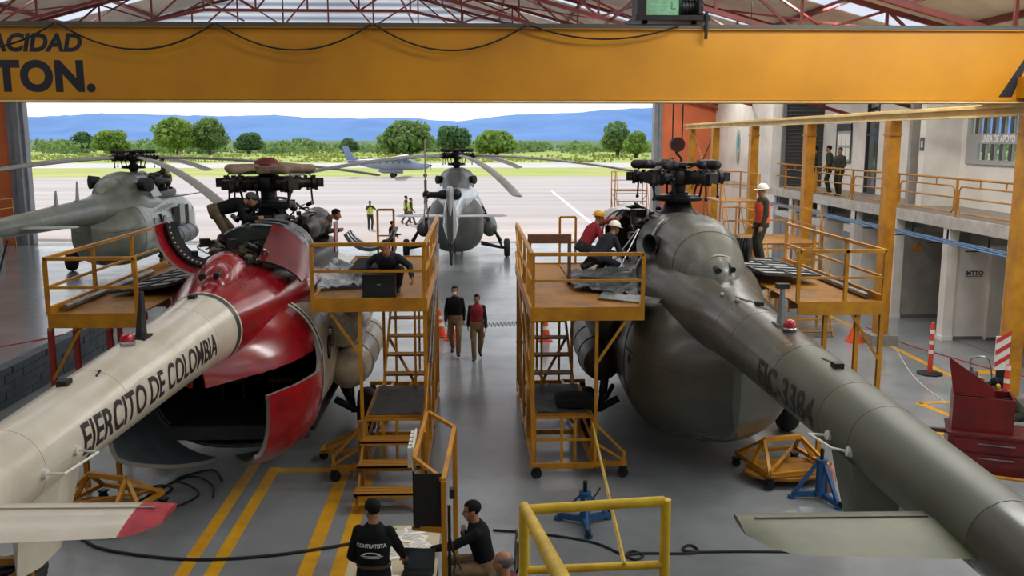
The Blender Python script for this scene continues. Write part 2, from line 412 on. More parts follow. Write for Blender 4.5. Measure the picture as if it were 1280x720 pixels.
tree(104, 134, 164, 340, 2, 'hazy green tree behind the low rounded one at far left', 10)
tree(425, 452, 172, 320, 2, 'dark bushy tree behind the tail of the propeller aeroplane', 12)
def treeline():
    rng = random.Random(11); m = MB(); lob = []
    for k in range(330):
        Y = rng.uniform(318, 400); px = rng.uniform(-420, 1500); X = (px - 591) / 1150 * Y; h = rng.uniform(1.6, 4.2) * (1.3 if rng.random() < .2 else 1); w = rng.uniform(3, 6.5)
        lob.append(((X, Y, h * .45), (w, w * .6, h * .6)))
    leaf_cards(m, rng, lob, 20000, 0.75)
    o = m.build('bushes', LF[1], smooth=0, recalc=False); tag(o, 'long band of low green bushes along the far edge of the field', 'bushes', kind='stuff')
    m = MB(); lob = []
    for k in range(260):
        Y = rng.uniform(208, 300); px = rng.uniform(-300, 1300); X = (px - 591) / 1150 * Y; h = rng.uniform(.25, .8)
        lob.append(((X, Y, h * .3), (rng.uniform(2, 7), 1.5, h)))
    leaf_cards(m, rng, lob, 9000, 0.4)
    o = m.build('weeds', leafmat('weed_leaf', (160, 164, 84), (124, 144, 62)), smooth=0, recalc=False); tag(o, 'tall yellow green weeds on the field beyond the runway', 'weeds', kind='stuff')
treeline()
def field_fence():
    t = empty('field_fence', (0, 296, 0)); tag(t, 'thin post and wire fence along the back of the field', 'fence')
    m = MB()
    for i in range(70):
        x = -150 + i * 3.4; m.cyl((x, 0, 0), (x, 0, 1.5), .05, n=5)
    o = m.build('post', mat('fence_grey', (140, 136, 120), .8), t); o['kind'] = 'stuff'
    w = MB()
    for z in (.5, 1.0, 1.4): w.cyl((-150, 0, z), (85, 0, z), .02, n=4)
    w.build('wire', STEEL, t)
field_fence()
# ------------------------------------------------------------------ hangar shell
RX, RZ, SL = -7.3, 13.95, 0.27
def roof_z(x): return RZ - SL * abs(x - RX)
ROOFM = mat('roof_sheet', (238, 230, 212), 0.6, var=0.12, scale=0.8)
SKYM = thin('roof_skylight', (236, 240, 244), 0.75)
ROOFM2 = None
def roof():
    th = 0.06; n = 0
    segs = []; y = -3.0
    while y < 52: segs.append((y, min(y + 4.8, 52), 0)); segs.append((y + 4.8, y + 6.0, 1)); y += 6.0
    op = MB()
    for (a, b, k) in segs:
        for sgn, xe in ((-1, -26.2), (1, 15.9)):
            m = op if not k else MB()
            zz = roof_z(xe); nx = 1 if k else 1
            m.add([(RX, a, RZ), (xe, a, zz), (xe, b, zz), (RX, b, RZ), (RX, a, RZ + th), (xe, a, zz + th), (xe, b, zz + th), (RX, b, RZ + th)], [(0, 1, 2, 3), (7, 6, 5, 4), (0, 4, 5, 1), (1, 5, 6, 2), (2, 6, 7, 3), (3, 7, 4, 0)])
            if k: n += 1; struct(m.build('window_%d' % n, SKYM, smooth=0))
    struct(op.build('ceiling', ROOFM, smooth=0))
    # purlins
    p = MB()
    for i in range(-6, 8):
        x = RX + i * 2.9
        if -26 < x < 15.6 and i != 0: p.bar((x, -3, roof_z(x) - .1), (x, 49, roof_z(x) - .1), .07, .16)
    struct(p.build('ceiling_purlins', REDT, smooth=0))
roof()
def truss(Y):
    m = MB(); nx = 18; top = []; bot = []
    for i in range(nx + 1):
        x = -25.4 + (15.4 + 25.4) * i / nx; top.append((x, Y, roof_z(x) - .26)); bot.append((x, Y, min(roof_z(x) - 1.55, 11.05 if Y > 40 else 11.6)))
    for i in range(nx):
        m.bar(top[i], top[i + 1], .12); m.bar(bot[i], bot[i + 1], .12)
        m.bar(top[i], bot[i], .07); m.bar(bot[i], top[i + 1], .07) if i % 2 else m.bar(top[i], bot[i + 1], .07)
    return struct(m.build('ceiling_truss', REDT, smooth=0))
TY = (12.0, 18.6, 24.5, 30.5, 36.5, 42.5, 48.5)
for Y in TY: truss(Y)
# cross bracing between trusses seen above the crane
b = MB()
for i, (Y0, Y1) in enumerate(zip(TY[2:-1], TY[3:])):
    for x0, x1 in ((-22, -15), (-15, -8), (-7, 0), (0, 7), (7, 13)):
        b.bar((x0, Y0, roof_z(x0) - .4), (x1, Y1, roof_z(x1) - .4), .06); b.bar((x1, Y0, roof_z(x1) - .4), (x0, Y1, roof_z(x0) - .4), .06)
    for x in (-19, -11.5, -3, 4.5, 10.5): b.bar((x, Y0, roof_z(x) - 1.5), (x, Y1, roof_z(x) - 1.5), .07)
struct(b.build('ceiling_bracing', REDT, smooth=0))
# gable above the door: translucent sheets over a header
g = MB(); g.add([(-25.4, 49.1, 9.2), (11.4, 49.1, 9.0), (11.4, 49.1, roof_z(11.4)), (RX, 49.1, RZ), (-25.4, 49.1, roof_z(-25.4))], [(0, 1, 2, 3, 4)])
def ribbed():
    m = thin('gable_sheet', (214, 226, 240), 0.62); N = m.node_tree.nodes; L = m.node_tree.links
    tc = N.new('ShaderNodeTexCoord'); w = N.new('ShaderNodeTexWave'); w.bands_direction = 'Z'; w.inputs['Scale'].default_value = 0.9; L.new(tc.outputs['Object'], w.inputs['Vector'])
    mx = N.new('ShaderNodeMix'); mx.data_type = 'RGBA'; mx.inputs[6].default_value = rgb((150, 166, 190)); mx.inputs[7].default_value = rgb((240, 244, 250)); L.new(w.outputs['Fac'], mx.inputs['Factor'])
    for n in N:
        if n.type in ('BSDF_DIFFUSE', 'BSDF_TRANSLUCENT'): L.new(mx.outputs[2], n.inputs[0])
    return m
struct(g.build('window_20', ribbed(), smooth=0))
ORW = mat('orange_wall', (220, 116, 68), 0.6, var=0.08, scale=1.0)
struct(MB().bx(-25.4, 11.4, 48.95, 49.2, 8.2, 9.2).build('trim_20', ORW, smooth=0))
struct(MB().bx(9.98, 12.8, 48.8, 49.1, 0, 9.4).build('wall_front_right', ORW, smooth=0))
struct(MB().bx(-25.6, -23.75, 48.8, 49.1, 0, 9.4).build('wall_front_left', ORW, smooth=0))
JAMB = mat('door_jamb', (132, 136, 142), 0.5, var=0.15, scale=1.5)
struct(MB().bx(9.52, 9.72, 48.6, 49.3, 0, 9).bx(9.76, 9.96, 48.7, 49.2, 0, 9).bx(9.72, 9.76, 48.75, 49.1, 0, 9).build('door_1', JAMB, smooth=0))
struct(MB().bx(-23.35, -23.05, 48.4, 49.3, 0, 9).bx(-23.72, -23.35, 48.6, 49.2, 0, 9).bx(-23.05, -22.9, 48.7, 49.2, 0, 9).bx(-23.5, -23.2, 48.35, 48.6, 4.2, 4.35).build('door_2', JAMB, smooth=0))
struct(MB().bx(-26, -25.6, -3, 49, 0, roof_z(-25.8)).build('wall_left', WALLG, smooth=0))
struct(MB().add([(-26, -3.2, 0), (15.6, -3.2, 0), (15.6, -3.2, roof_z(15.6)), (RX, -3.2, RZ), (-26, -3.2, roof_z(-26))], [(0, 1, 2, 3, 4)]).build('wall_back', WALLG, smooth=0))
struct(MB().bx(15.6, 420, -60, 49, -0.3, -0.02).build('floor_lawn', GRS, smooth=0))
# low dark block wall between the bays
def low_wall():
    m = MB(); rng = random.Random(3)
    for r in range(5):
        y = 9.0 - (0.35 if r % 2 else 0)
        while y < 24.2:
            L = 0.78; m.box((-9.8 + rng.uniform(-.012, .012), y + L / 2, .08 + r * .16), (.3, L - .02, .15)); y += L
    m.bx(-9.88, -9.72, 8.8, 24.4, 0, .78)
    o = m.build('wall_low', mat('slate_block', (70, 82, 88), 0.6, var=0.35, scale=2), smooth=0); struct(o)
low_wall()
# ------------------------------------------------------------------ offices along the right side
def office():
    # balcony slab, beams and columns
    m = MB().bx(12.8, 15.6, 15.0, 49, 3.08, 3.4)
    struct(m.build('floor_balcony', CONC, smooth=0))
    struct(MB().bx(12.88, 15.5, 15, 38.8, 3.4, 3.408).build('floor_balcony_tile', mat('balcony_tile', (150, 140, 128), .5, var=.15, scale=2), smooth=0))
    struct(MB().bx(15.2, 15.6, 10, 49, 0, 3.08).build('wall_right', WALLG, smooth=0))
    for k, Y in enumerate((18.2, 21.3, 24.35, 27.5, 30.6, 33.7, 36.8, 39.9)):
        struct(MB().bx(12.82, 13.1, Y - .16, Y + .16, 0, 3.08).bx(12.8, 13.12, Y - .18, Y + .18, 0, .12).build('column_%d' % (k + 1), WALLW, smooth=0))
    # cross walls of the ground floor rooms
    for k, (Y0, Y1, x0, x1, z) in enumerate([(24.25, 24.45, 13.1, 14.0, 2.6), (24.1, 24.45, 14.0, 15.2, 2.6), (27.4, 27.6, 13.1, 15.2, 2.62), (30.4, 32.0, 13.1, 15.2, 2.5), (33.4, 35.2, 12.95, 15.2, 2.45), (36.9, 39.6, 12.9, 15.2, 2.45)]):
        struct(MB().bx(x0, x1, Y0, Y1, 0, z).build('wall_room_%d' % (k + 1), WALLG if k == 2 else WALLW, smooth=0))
        struct(MB().bx(x0, x1, Y0 - .015, Y0, 0, .1).build('baseboard_%d' % (k + 1), mat('baseboard_grey', (108, 110, 110), .6), smooth=0))
    struct(MB().bx(12.8, 13.0, 38.8, 49, 0, 3.08).build('wall_right_far_lower', WALLW, smooth=0))
    # grey double doors of the lockers/cubicles facing the hangar
    for k, (Y, w) in enumerate([(31.2, 1.3), (34.2, 1.6), (37.9, 1.9)]):
        x = (13.07, 12.92, 12.87)[k]
        d = MB().bx(x - .03, x + .02, Y - w / 2, Y - .02, .05, 2.25).bx(x - .03, x + .02, Y + .02, Y + w / 2, .05, 2.25)
        d = struct(d.build('door_%d' % (k + 3), mat('locker_grey', (140, 146, 154), .45, var=.1), smooth=0))
        h = MB().cyl((x - .07, Y - .1, 1.0), (x - .07, Y - .1, 1.25), .015).cyl((x - .07, Y + .1, 1.0), (x - .07, Y + .1, 1.25), .015); h.build('door_handle', STEEL, d)
    # upper storey
    up = MB()
    for (y0, y1) in ((15, 22.3), (27.6, 28.9), (30.9, 33.9), (34.9, 39.4)): up.bx(15.0, 15.4, y0, y1, 3.4, 8.3)
    up.bx(15.0, 15.4, 22.3, 27.6, 3.4, 4.72).bx(15.0, 15.4, 22.3, 27.6, 6.2, 8.3)
    up.bx(15.0, 15.4, 33.9, 34.9, 7.0, 8.3)
    struct(up.build('wall_right_upper', WALLW, smooth=0))
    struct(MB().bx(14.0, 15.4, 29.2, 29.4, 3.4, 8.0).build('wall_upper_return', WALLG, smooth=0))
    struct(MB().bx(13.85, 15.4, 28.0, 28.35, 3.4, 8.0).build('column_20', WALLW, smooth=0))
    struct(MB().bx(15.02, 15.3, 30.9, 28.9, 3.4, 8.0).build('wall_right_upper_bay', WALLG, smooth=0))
    struct(MB().bx(12.8, 13.1, 39.4, 49, 3.4, 8.6).bx(13.1, 15.4, 39.4, 39.6, 3.4, 8.3).build('wall_right_far_upper', WALLW, smooth=0))
    # dark roll door at the end of the balcony: lies in the return wall facing the camera
    d = MB().bx(13.35, 15.0, 39.32, 39.4, 3.4, 6.9)
    for i in range(22): d.cyl((13.4, 39.31, 3.5 + i * .155), (14.95, 39.31, 3.5 + i * .155), .03, n=6)
    struct(d.build('door_6', DGREY, smooth=30))
    struct(MB().bx(13.2, 13.35, 39.25, 39.42, 3.4, 7.1).bx(13.2, 15.0, 39.25, 39.42, 6.9, 7.3).build('trim_21', mat('frame_grey', (120, 120, 118), .5), smooth=0))
    # tall window strip
    w = MB().bx(15.02, 15.08, 33.95, 34.85, 3.45, 6.95); w = struct(w.build('window_21', GLASS, smooth=0))
    fr = MB()
    for z in (3.42, 5.6, 6.98): fr.bx(14.96, 15.06, 33.9, 34.9, z - .03, z + .03)
    for y in (33.92, 34.88): fr.bx(14.96, 15.06, y - .03, y + .03, 3.4, 7.0)
    fr.build('window_frame', DGREY, w, smooth=0)
    # office window band with a grey frame and the white lettering between two rows of panes
    gp = MB(); fr = MB(); bd = MB().bx(14.93, 15.02, 22.3, 27.6, 4.72, 4.86).bx(14.93, 15.02, 22.3, 27.6, 5.32, 5.62).bx(14.93, 15.02, 22.3, 27.6, 6.08, 6.2)
    for r, (z0, z1) in enumerate(((5.62, 6.08), (4.86, 5.32))):
        ye = 27.6
        for i in range(10):
            y1 = 27.42 - i * .45
            if r == 1 and i in (0, 7, 8, 9): continue
            bd.bx(14.93, 15.02, y1, ye, z0, z1); ye = y1 - .44
            gp.bx(14.97, 14.975, y1 - .30, y1, z0, z1)
            fr.bx(14.91, 15.02, y1 - .44, y1 - .30, z0, z1)
        bd.bx(14.93, 15.02, 22.3, ye, z0, z1)
    w = struct(bd.build('window_22', mat('window_band_grey', (168, 168, 168), .5), smooth=0))
    gp.build('pane', CLEAR, w, smooth=0); fr.build('mullion', DGREY, w, smooth=0)
    t = MB(); text_flat(t, 'LINEA DE APOYO', 0.27, (14.915, 26.75, 5.38), (0, -1, 0), (0, 0, 1), sx=.8, bold=.010)
    t.build('lettering', mat('letter_white', (245, 245, 245), .5), w, smooth=0)
    # small blue square sign beside
    s = MB().bx(13.84, 13.85, 28.02, 28.3, 5.1, 5.5); o = s.build('door_sign', mat('sign_grey', (70, 84, 98), .5), smooth=0); 
    c = MB(); c.box((13.833, 28.16, 5.3), (.01, .1, .2)); c.build('pictogram', WHT, o); tag(o, 'small dark plate with pale pictogram on the white pillar beside the windows', 'sign')
    # notice board
    t = empty('notice_board', (14.985, 37.0, 4.55)); tag(t, 'tall framed notice board with pale sheets on the balcony wall', 'notice board')
    MB().bx(-.03, 0.0, -.72, .72, 0, 1.5).build('board', mat('board_grey', (170, 176, 174), .6), t, smooth=0)
    f = MB().bx(-.05, -.03, -.75, .75, 1.22, 1.5).bx(-.05, -.02, -.75, -.7, 0, 1.5).bx(-.05, -.02, .7, .75, 0, 1.5).bx(-.05, -.02, -.75, .75, -.05, 0)
    f.build('board_frame', mat('board_frame_green', (70, 82, 78), .5), t, smooth=0)
    for i in range(3):
        for j in range(2):
            p = MB().bx(-.04, -.03, -.6 + i * .42, -.26 + i * .42, .08 + j * .56, .54 + j * .56); p.build('sheet', PAPER, t, smooth=0)
    # unit crest painted on the far wall
    t = empty('wall_mural', (12.79, 44.4, 4.15)); tag(t, 'tall painted feather shaped mural on the far white wall', 'mural')
    pts = [(.05, 0), (.28, .25), (.36, .7), (.34, 1.3), (.2, 1.65), (-.02, 1.75), (-.24, 1.6), (-.36, 1.2), (-.34, .6), (-.18, .2)]
    MB().prism(pts, (0, 0, 0), (0, -1, 0), (0, 0, 1), .01).build('field', mat('mural_blue', (150, 190, 196), .7, var=.6, scale=2.0, col2=(196, 190, 120)), t, smooth=0)
    MB().prism([(.0, .1), (.2, .3), (.24, .7), (.05, .6)], (-.012, 0, 0), (0, -1, 0), (0, 0, 1), .01).build('lower_patch', mat('mural_red', (196, 110, 84), .7), t, smooth=0)
    MB().prism([(-.1, .9), (.2, .8), (.26, 1.2), (.1, 1.5), (-.14, 1.45)], (-.012, 0, 0), (0, -1, 0), (0, 0, 1), .01).build('upper_patch', mat('mural_sky', (90, 150, 170), .7), t, smooth=0)
    # signs of the ground floor
    t = empty('warning_sign', (13.55, 27.39, 2.1)); tag(t, 'small triangular yellow hazard sign on the grey ground floor wall', 'sign')
    MB().prism([(-.17, 0), (.17, 0), (0, .3)], (0, 0, 0), (1, 0, 0), (0, 0, 1), .012).build('plate', mat('hazard_orange', (214, 140, 60), .5), t, smooth=0)
    MB().prism([(-.03, .05), (.03, .1), (.01, .1), (.04, .2), (-.02, .13), (0, .13)], (0, -.016, 0), (1, 0, 0), (0, 0, 1), .006).build('bolt_mark', BLK, t, smooth=0)
    t = empty('room_sign', (13.36, 24.24, 1.75)); tag(t, 'small white plate with dark capitals on the ground floor room wall', 'sign')
    MB().bx(0, .5, -.012, 0, 0, .2).build('plate', WHT, t, smooth=0)
    m = MB(); text_flat(m, 'MTTO', .17, (.03, -.016, .05), (1, 0, 0), (0, 0, 1), bold=.006); m.bx(.03, .47, -.016, -.012, .015, .03); m.build('lettering', mat('sign_ink', (40, 60, 80), .5), t, smooth=0)
    t = empty('wall_plate', (14.6, 29.19, 4.95)); tag(t, 'wide grey plate with faint lines on the shaded balcony wall', 'sign')
    MB().bx(-.3, .3, -.012, 0, 0, .22).build('plate', mat('plate_grey', (128, 122, 114), .6), t, smooth=0)
    MB().bx(-.24, .24, -.016, -.012, .13, .16).bx(-.24, .18, -.016, -.012, .06, .09).build('print', mat('print_grey', (80, 76, 72), .6), t, smooth=0)
    o = MB().bx(14.5, 14.66, 29.15, 29.2, 4.0, 4.2).bx(14.53, 14.63, 29.13, 29.15, 4.03, 4.17).build('wall_socket', DRK, smooth=0); tag(o, 'small black socket box low on the shaded balcony wall', 'socket')
    o = MB().prism([(0, .0), (.14, .12), (.06, .3), (-.1, .22), (-.16, .08)], (14.75, 27.39, 1.0), (1, 0, 0), (0, 0, 1), .02).build('wall_bracket', DRK, smooth=0); tag(o, 'small dark bracket low on the grey ground floor wall', 'bracket')
    # yellow balcony railing
    t = empty('balcony_railing', (12.86, 0, 3.4)); tag(t, 'long yellow tubular railing along the edge of the balcony', 'railing')
    m = MB()
    for z in (1.02,): m.tube([(0, 15.5, z), (0, 38.7, z)], .03, 8)
    m.tube([(0, 15.5, .52), (0, 38.7, .52)], .022, 8); m.build('rail', YEL, t)
    ys = [17.25 + i * 3.4 for i in range(7)]
    for y in ys: MB().bar((0, y, 0), (0, y, 1.02), .05).build('post', YEL, t)
    for a, c in zip(ys, ys[1:]):
        q = [(0, a + .22, .12), (0, c - .22, .12), (0, c - .12, .22), (0, c - .12, .72), (0, c - .22, .82), (0, a + .22, .82), (0, a + .12, .72), (0, a + .12, .22)]
        p = MB().tube(q, .022, 8, closed=True)
        for f in (.33, .67): p.bar((0, a + (c - a) * f, .82), (0, a + (c - a) * f, 1.02), .025)
        p.build('infill_loop', YEL, t)
    # blue services on brackets under the slab
    t = empty('pipe_run', (12.45, 0, 2.78)); tag(t, 'bundle of blue compressed air pipes running below the balcony', 'pipes')
    for i in range(4): MB().tube([(.1 * i - .15, 17, .03 * (i % 2)), (.1 * i - .15, 39, .03 * (i % 2))], .02, 8).build('pipe', BLUEP, t)
    for y in range(18, 40, 2):
        MB().bx(-.35, .35, y - .03, y + .03, -.06, -.03).bx(.2, .24, y - .02, y + .02, -.03, .3).build('bracket', DRK, t, smooth=0)
office()
# ------------------------------------------------------------------ crane runway on its yellow columns
def runway():
    struct(MB().bx(10.78, 11.12, 13.0, 47.5, 6.1, 6.16).bx(10.82, 11.08, 13, 47.5, 5.93, 5.97).bx(10.92, 10.98, 13, 47.5, 5.96, 6.1).bx(10.9, 11.0, 13, 47.5, 6.16, 6.19).build('trim_30', CREAM, smooth=0))
    for k, Y in enumerate((17.9, 23.9, 29.9, 35.9, 41.7, 46.2)):
        m = MB().bx(10.8, 10.83, Y - .17, Y + .17, .1, 5.93).bx(11.07, 11.1, Y - .17, Y + .17, .1, 5.93).bx(10.83, 11.07, Y - .015, Y + .015, .1, 5.93).bx(10.72, 11.18, Y - .24, Y + .24, .02, .1).bx(10.78, 11.12, Y - .2, Y + .2, 5.55, 5.6)
        m.bx(10.83, 11.07, Y - .165, Y - .15, .1, 5.93)
        struct(m.build('column_%d' % (30 + k), YEL, smooth=0))
        struct(MB().bx(10.6, 11.3, Y - .35, Y + .35, 0, .28).build('column_%d_plinth' % (30 + k), mat('plinth_grey', (136, 136, 132), .8, var=.1), smooth=0))
    m = MB(); m.bar((10.95, 41.9, 3.0), (10.95, 46.0, 5.8), .07); m.bar((10.95, 46.0, 3.0), (10.95, 41.9, 5.8), .07)
    struct(m.build('trim_31', YELD, smooth=0))
runway()
# ------------------------------------------------------------------ bridge crane
def crane():
    t = empty('bridge_crane', (-7.3, 18.1, 6.16)); tag(t, 'huge yellow overhead crane girder spanning the whole hangar', 'crane')
    X0, X1 = -18.0, 18.15
    g = MB().bx(X0, X1, -.2, .22, .05, 1.36).bx(X0, X1, -.27, .3, 1.36, 1.4).bx(X0, X1, -.25, .27, .0, .04)
    g.m(1); g.bx(X0, X1, -.27, -.255, .0, .035)
    P, F = text_geo('CAPACIDAD', .44, sx=1.0, bold=.018, shear=.22, space=1.0); w = max(p[0] for p in P)
    g.add([(p[0] - w + .07, -.203, p[1] + .93) for p in P], F, 2)
    P, F = text_geo('TON.', .74, sx=.98, bold=.038, space=1.06); w = max(p[0] for p in P)
    g.add([(p[0] - w + .26, -.203, p[1] + .22) for p in P], F, 2)
    for i in range(4):
        x = 17.55 + i * .42; q = [(x, .12), (x + .26, .12), (x + .78, .96), (x + .52, .96)]
        q = [(min(a, X1), b) for a, b in q]; g.m(2).prism(q, (0, -.205, 0), (1, 0, 0), (0, 0, 1), .004)
    g.build('girder', [YELC, CREAM, mat('stencil_black', (26, 28, 40), .5)], t, smooth=0)
    MB().bx(X0, X1, -.05, .05, 1.4, 1.48).bx(X0, X1, -.28, -.24, 1.38, 1.43).build('rail', mat('rail_grey', (84, 86, 84), .5, metal=.4), t, smooth=0)
    for s, x in ((-1, X0), (1, X1)):
        e = MB().bx(x - .25, x + .25, -1.6, 1.6, .1, .5); e.build('end_carriage', YELC, t, smooth=0)
        for y in (-1.3, 1.3): MB().cyl((x - .08, y, .2), (x + .08, y, .2), .17, n=18).build('wheel', DRK, t)
    n = 0; x = -6.2 - 2.83 * 2
    while x < 10.0:
        L = 2.83 if x < 8.5 else 2.2
        sag = .47 if x < 7 else .25
        pts = [(x + L * k / 14, -.33, 1.42 - sag * (1 - (2 * k / 14 - 1) ** 2)) for k in range(15)]
        MB().tube(pts, .018, 6).build('festoon_cable', BLK, t); x += L + .06
crane()
def trolley():
    t = empty('hoist_trolley', (3.8, 18.1, 7.64)); tag(t, 'green motor hoist trolley riding on top of the crane girder', 'hoist')
    GRN = mat('motor_green', (128, 186, 146), .4, var=.2, scale=5)
    MB().bx(-.72, .7, -.3, 1.1, .05, .14).build('chassis', DRK, t, smooth=0)
    m = MB().box((-.18, .1, .33), (.62, .45, .36)); m.cyl((-.5, .1, .34), (.12, .1, .34), .23, n=20).bx(.0, .08, -.15, -.12, .28, .4)
    m.build('motor', GRN, t)
    MB().bx(-.68, -.5, -.2, .4, .14, .5).build('gearbox', DRK, t, smooth=0)
    m = MB().cyl((.2, .1, .32), (.62, .1, .32), .17, n=18)
    for i in range(7): m.cyl((.22 + i * .06, .1, .32), (.25 + i * .06, .1, .32), .19, n=18)
    m.build('brake_drum', DRK, t)
    MB().cyl((-.3, .85, .35), (.6, .85, .35), .2, n=20).build('cable_drum', IRON, t)
    MB().box((.52, -.2, .42), (.06, .1, .5)).box((.62, -.32, -.05), (.05, .06, .5)).build('current_arm', DRK, t, smooth=0)
    for x in (-.5, .45): MB().cyl((x - .05, 0, .105), (x + .05, 0, .105), .1, n=14).build('wheel', DRK, t)
    h = empty('crane_hook', (4.19, 18.95, 4.98)); tag(h, 'dark red crane hook block hanging on two cables above the grey helicopter', 'hook')
    RB = mat('hook_red', (84, 22, 26), .45, var=.3, scale=8)
    for x in (-.1, .1): MB().cyl((x, 0, .45), (x, 0, 2.95), .013, n=6).build('cable', DRK, h)
    m = MB().cyl((-.0, -.07, .38), (0, .07, .38), .15, n=22).cyl((0, -.09, .38), (0, .09, .38), .05).box((0, 0, .36), (.2, .12, .2)); m.build('hook_block', RB, h)
    pts = [(0, 0, .26), (0, 0, .2), (.03, 0, .17), (.09, 0, .11), (.09, 0, .04), (.03, 0, -.01), (-.05, 0, 0), (-.09, 0, .06), (-.08, 0, .1)]
    MB().tube(spline(pts, 4), .03, 8).cyl((0, 0, .2), (0, 0, .3), .035).build('hook', RB, h)
trolley()
def lamp(x, y, label):
    t = empty('high_bay_lamp', (x, y, roof_z(x) - 1.7)); tag(t, label, 'lamp', 'high bay lamps hanging under the roof')
    MB().lathe([(.05, .28), (.07, .2), (.26, .04), (.28, 0), (.25, .02), (.05, .18)], n=20).build('lamp_shade', mat('lamp_alu', (120, 120, 118), .4, metal=.6), t)
    MB().cyl((0, 0, .28), (0, 0, 1.6), .012, n=6).build('hanger', DRK, t)
    MB().ell((0, 0, .1), (.09, .09, .11)).build('bulb', mat('bulb_glass', (230, 230, 225), .3), t)
for k, (x, y, l) in enumerate([(7.6, 25.6, 'dull round lamp hanging under the right roof slope above the crane'), (-21, 30, 'dull round lamp hanging under the left roof slope')]): lamp(x, y, l)
# ------------------------------------------------------------------ helicopters (local: +y nose, rotor mast at 0,0)
def ring(y, hw, zt, zb, e=2.3, n=40, x0=0.0):
    zc, hh = (zt + zb) / 2, (zt - zb) / 2; out = []
    for i in range(n):
        a = 2 * PI * i / n; s, c = math.sin(a), math.cos(a)
        out.append(V((x0 + hw * math.copysign(abs(s) ** (2 / e), s), y, zc + hh * math.copysign(abs(c) ** (2 / e), c))))
    return out
FUS = [(-5.1, .06, 2.3, 1.2), (-4.95, .24, 2.42, 1.02), (-4.7, .52, 2.52, .88), (-4.3, .92, 2.68, .72), (-3.8, 1.24, 2.84, .56), (-3.2, 1.41, 2.98, .45), (-2.4, 1.43, 3.05, .42), (3.2, 1.41, 3.02, .45), (4.2, 1.28, 2.86, .52), (5.0, 1.0, 2.5, .7), (5.4, .7, 2.15, .95), (5.62, .25, 1.75, 1.3)]
BOOM = [(-12.4, .3, 3.06, 2.46, 2), (-8.5, .4, 3.16, 2.36, 2), (-4.9, .52, 3.27, 2.23, 2), (-4.2, .66, 3.35, 2.1, 2.0), (-3.5, .83, 3.42, 1.98, 2.05), (-2.6, 1.04, 3.46, 1.85, 2.15), (-1.6, 1.2, 3.42, 1.8, 2.4), (0.2, 1.1, 3.2, 1.8, 2.5)]
COWL = [(-4.05, .22, 3.40, 2.7), (-3.75, .38, 3.58, 2.7), (-3.2, .55, 3.83, 2.7), (-2.4, .68, 4.06, 2.7), (-1.6, .74, 4.12, 2.7), (-.4, .8, 4.06, 2.7), (.8, .98, 4.1, 2.7), (2.4, .96, 3.98, 2.7), (3.1, .8, 3.7, 2.7)]
def sec(tab, y):
    xs = [t[0] for t in tab]; return [pchip(xs, [t[k] for t in tab], y) for k in range(1, len(tab[0]))]
def ysamp(a, b, step, extra=()):
    n = max(2, int(abs(b - a) / step)); ys = [a + (b - a) * i / n for i in range(n + 1)] + [e for e in extra if a <= e <= b]
    return sorted(set(round(y, 4) for y in ys))
def fus_ring(y, n=48, grow=0.0):
    hw, zt, zb = sec(FUS, y); e = 2.55 if y > -3 else 2.55 - .45 * min(1, (-3 - y) / 1.8)
    return ring(y, hw + grow, zt + grow, zb - grow, e, n)
def boom_r(y):
    s = sec(BOOM, y); return s[0], (s[1] + s[2]) / 2, (s[1] - s[2]) / 2
def boom_pt(y, ang, off=0.0):
    """point on the boom at station y, ang from the top towards +x"""
    hw, zc, hh = boom_r(y); return V((math.sin(ang) * (hw + off), y, zc + math.cos(ang) * (hh + off)))
def wheel(parent, x, y, r, w, name='wheel', hub=None):
    m = MB(); prof = [(r * .55, -w * .5), (r * .86, -w * .5), (r * .97, -w * .3), (r, 0), (r * .97, w * .3), (r * .86, w * .5), (r * .55, w * .5)]
    m.lathe(prof, (x, y, r), (1, 0, 0), 26); o = m.build(name, TYRE, parent)
    h = MB().lathe([(.03, -w * .42), (r * .3, -w * .42), (r * .54, -w * .5), (r * .54, w * .5), (r * .3, w * .42), (.03, w * .42)], (x, y, r), (1, 0, 0), 20); h.build('wheel_rim', hub or DRK, o)
    return o
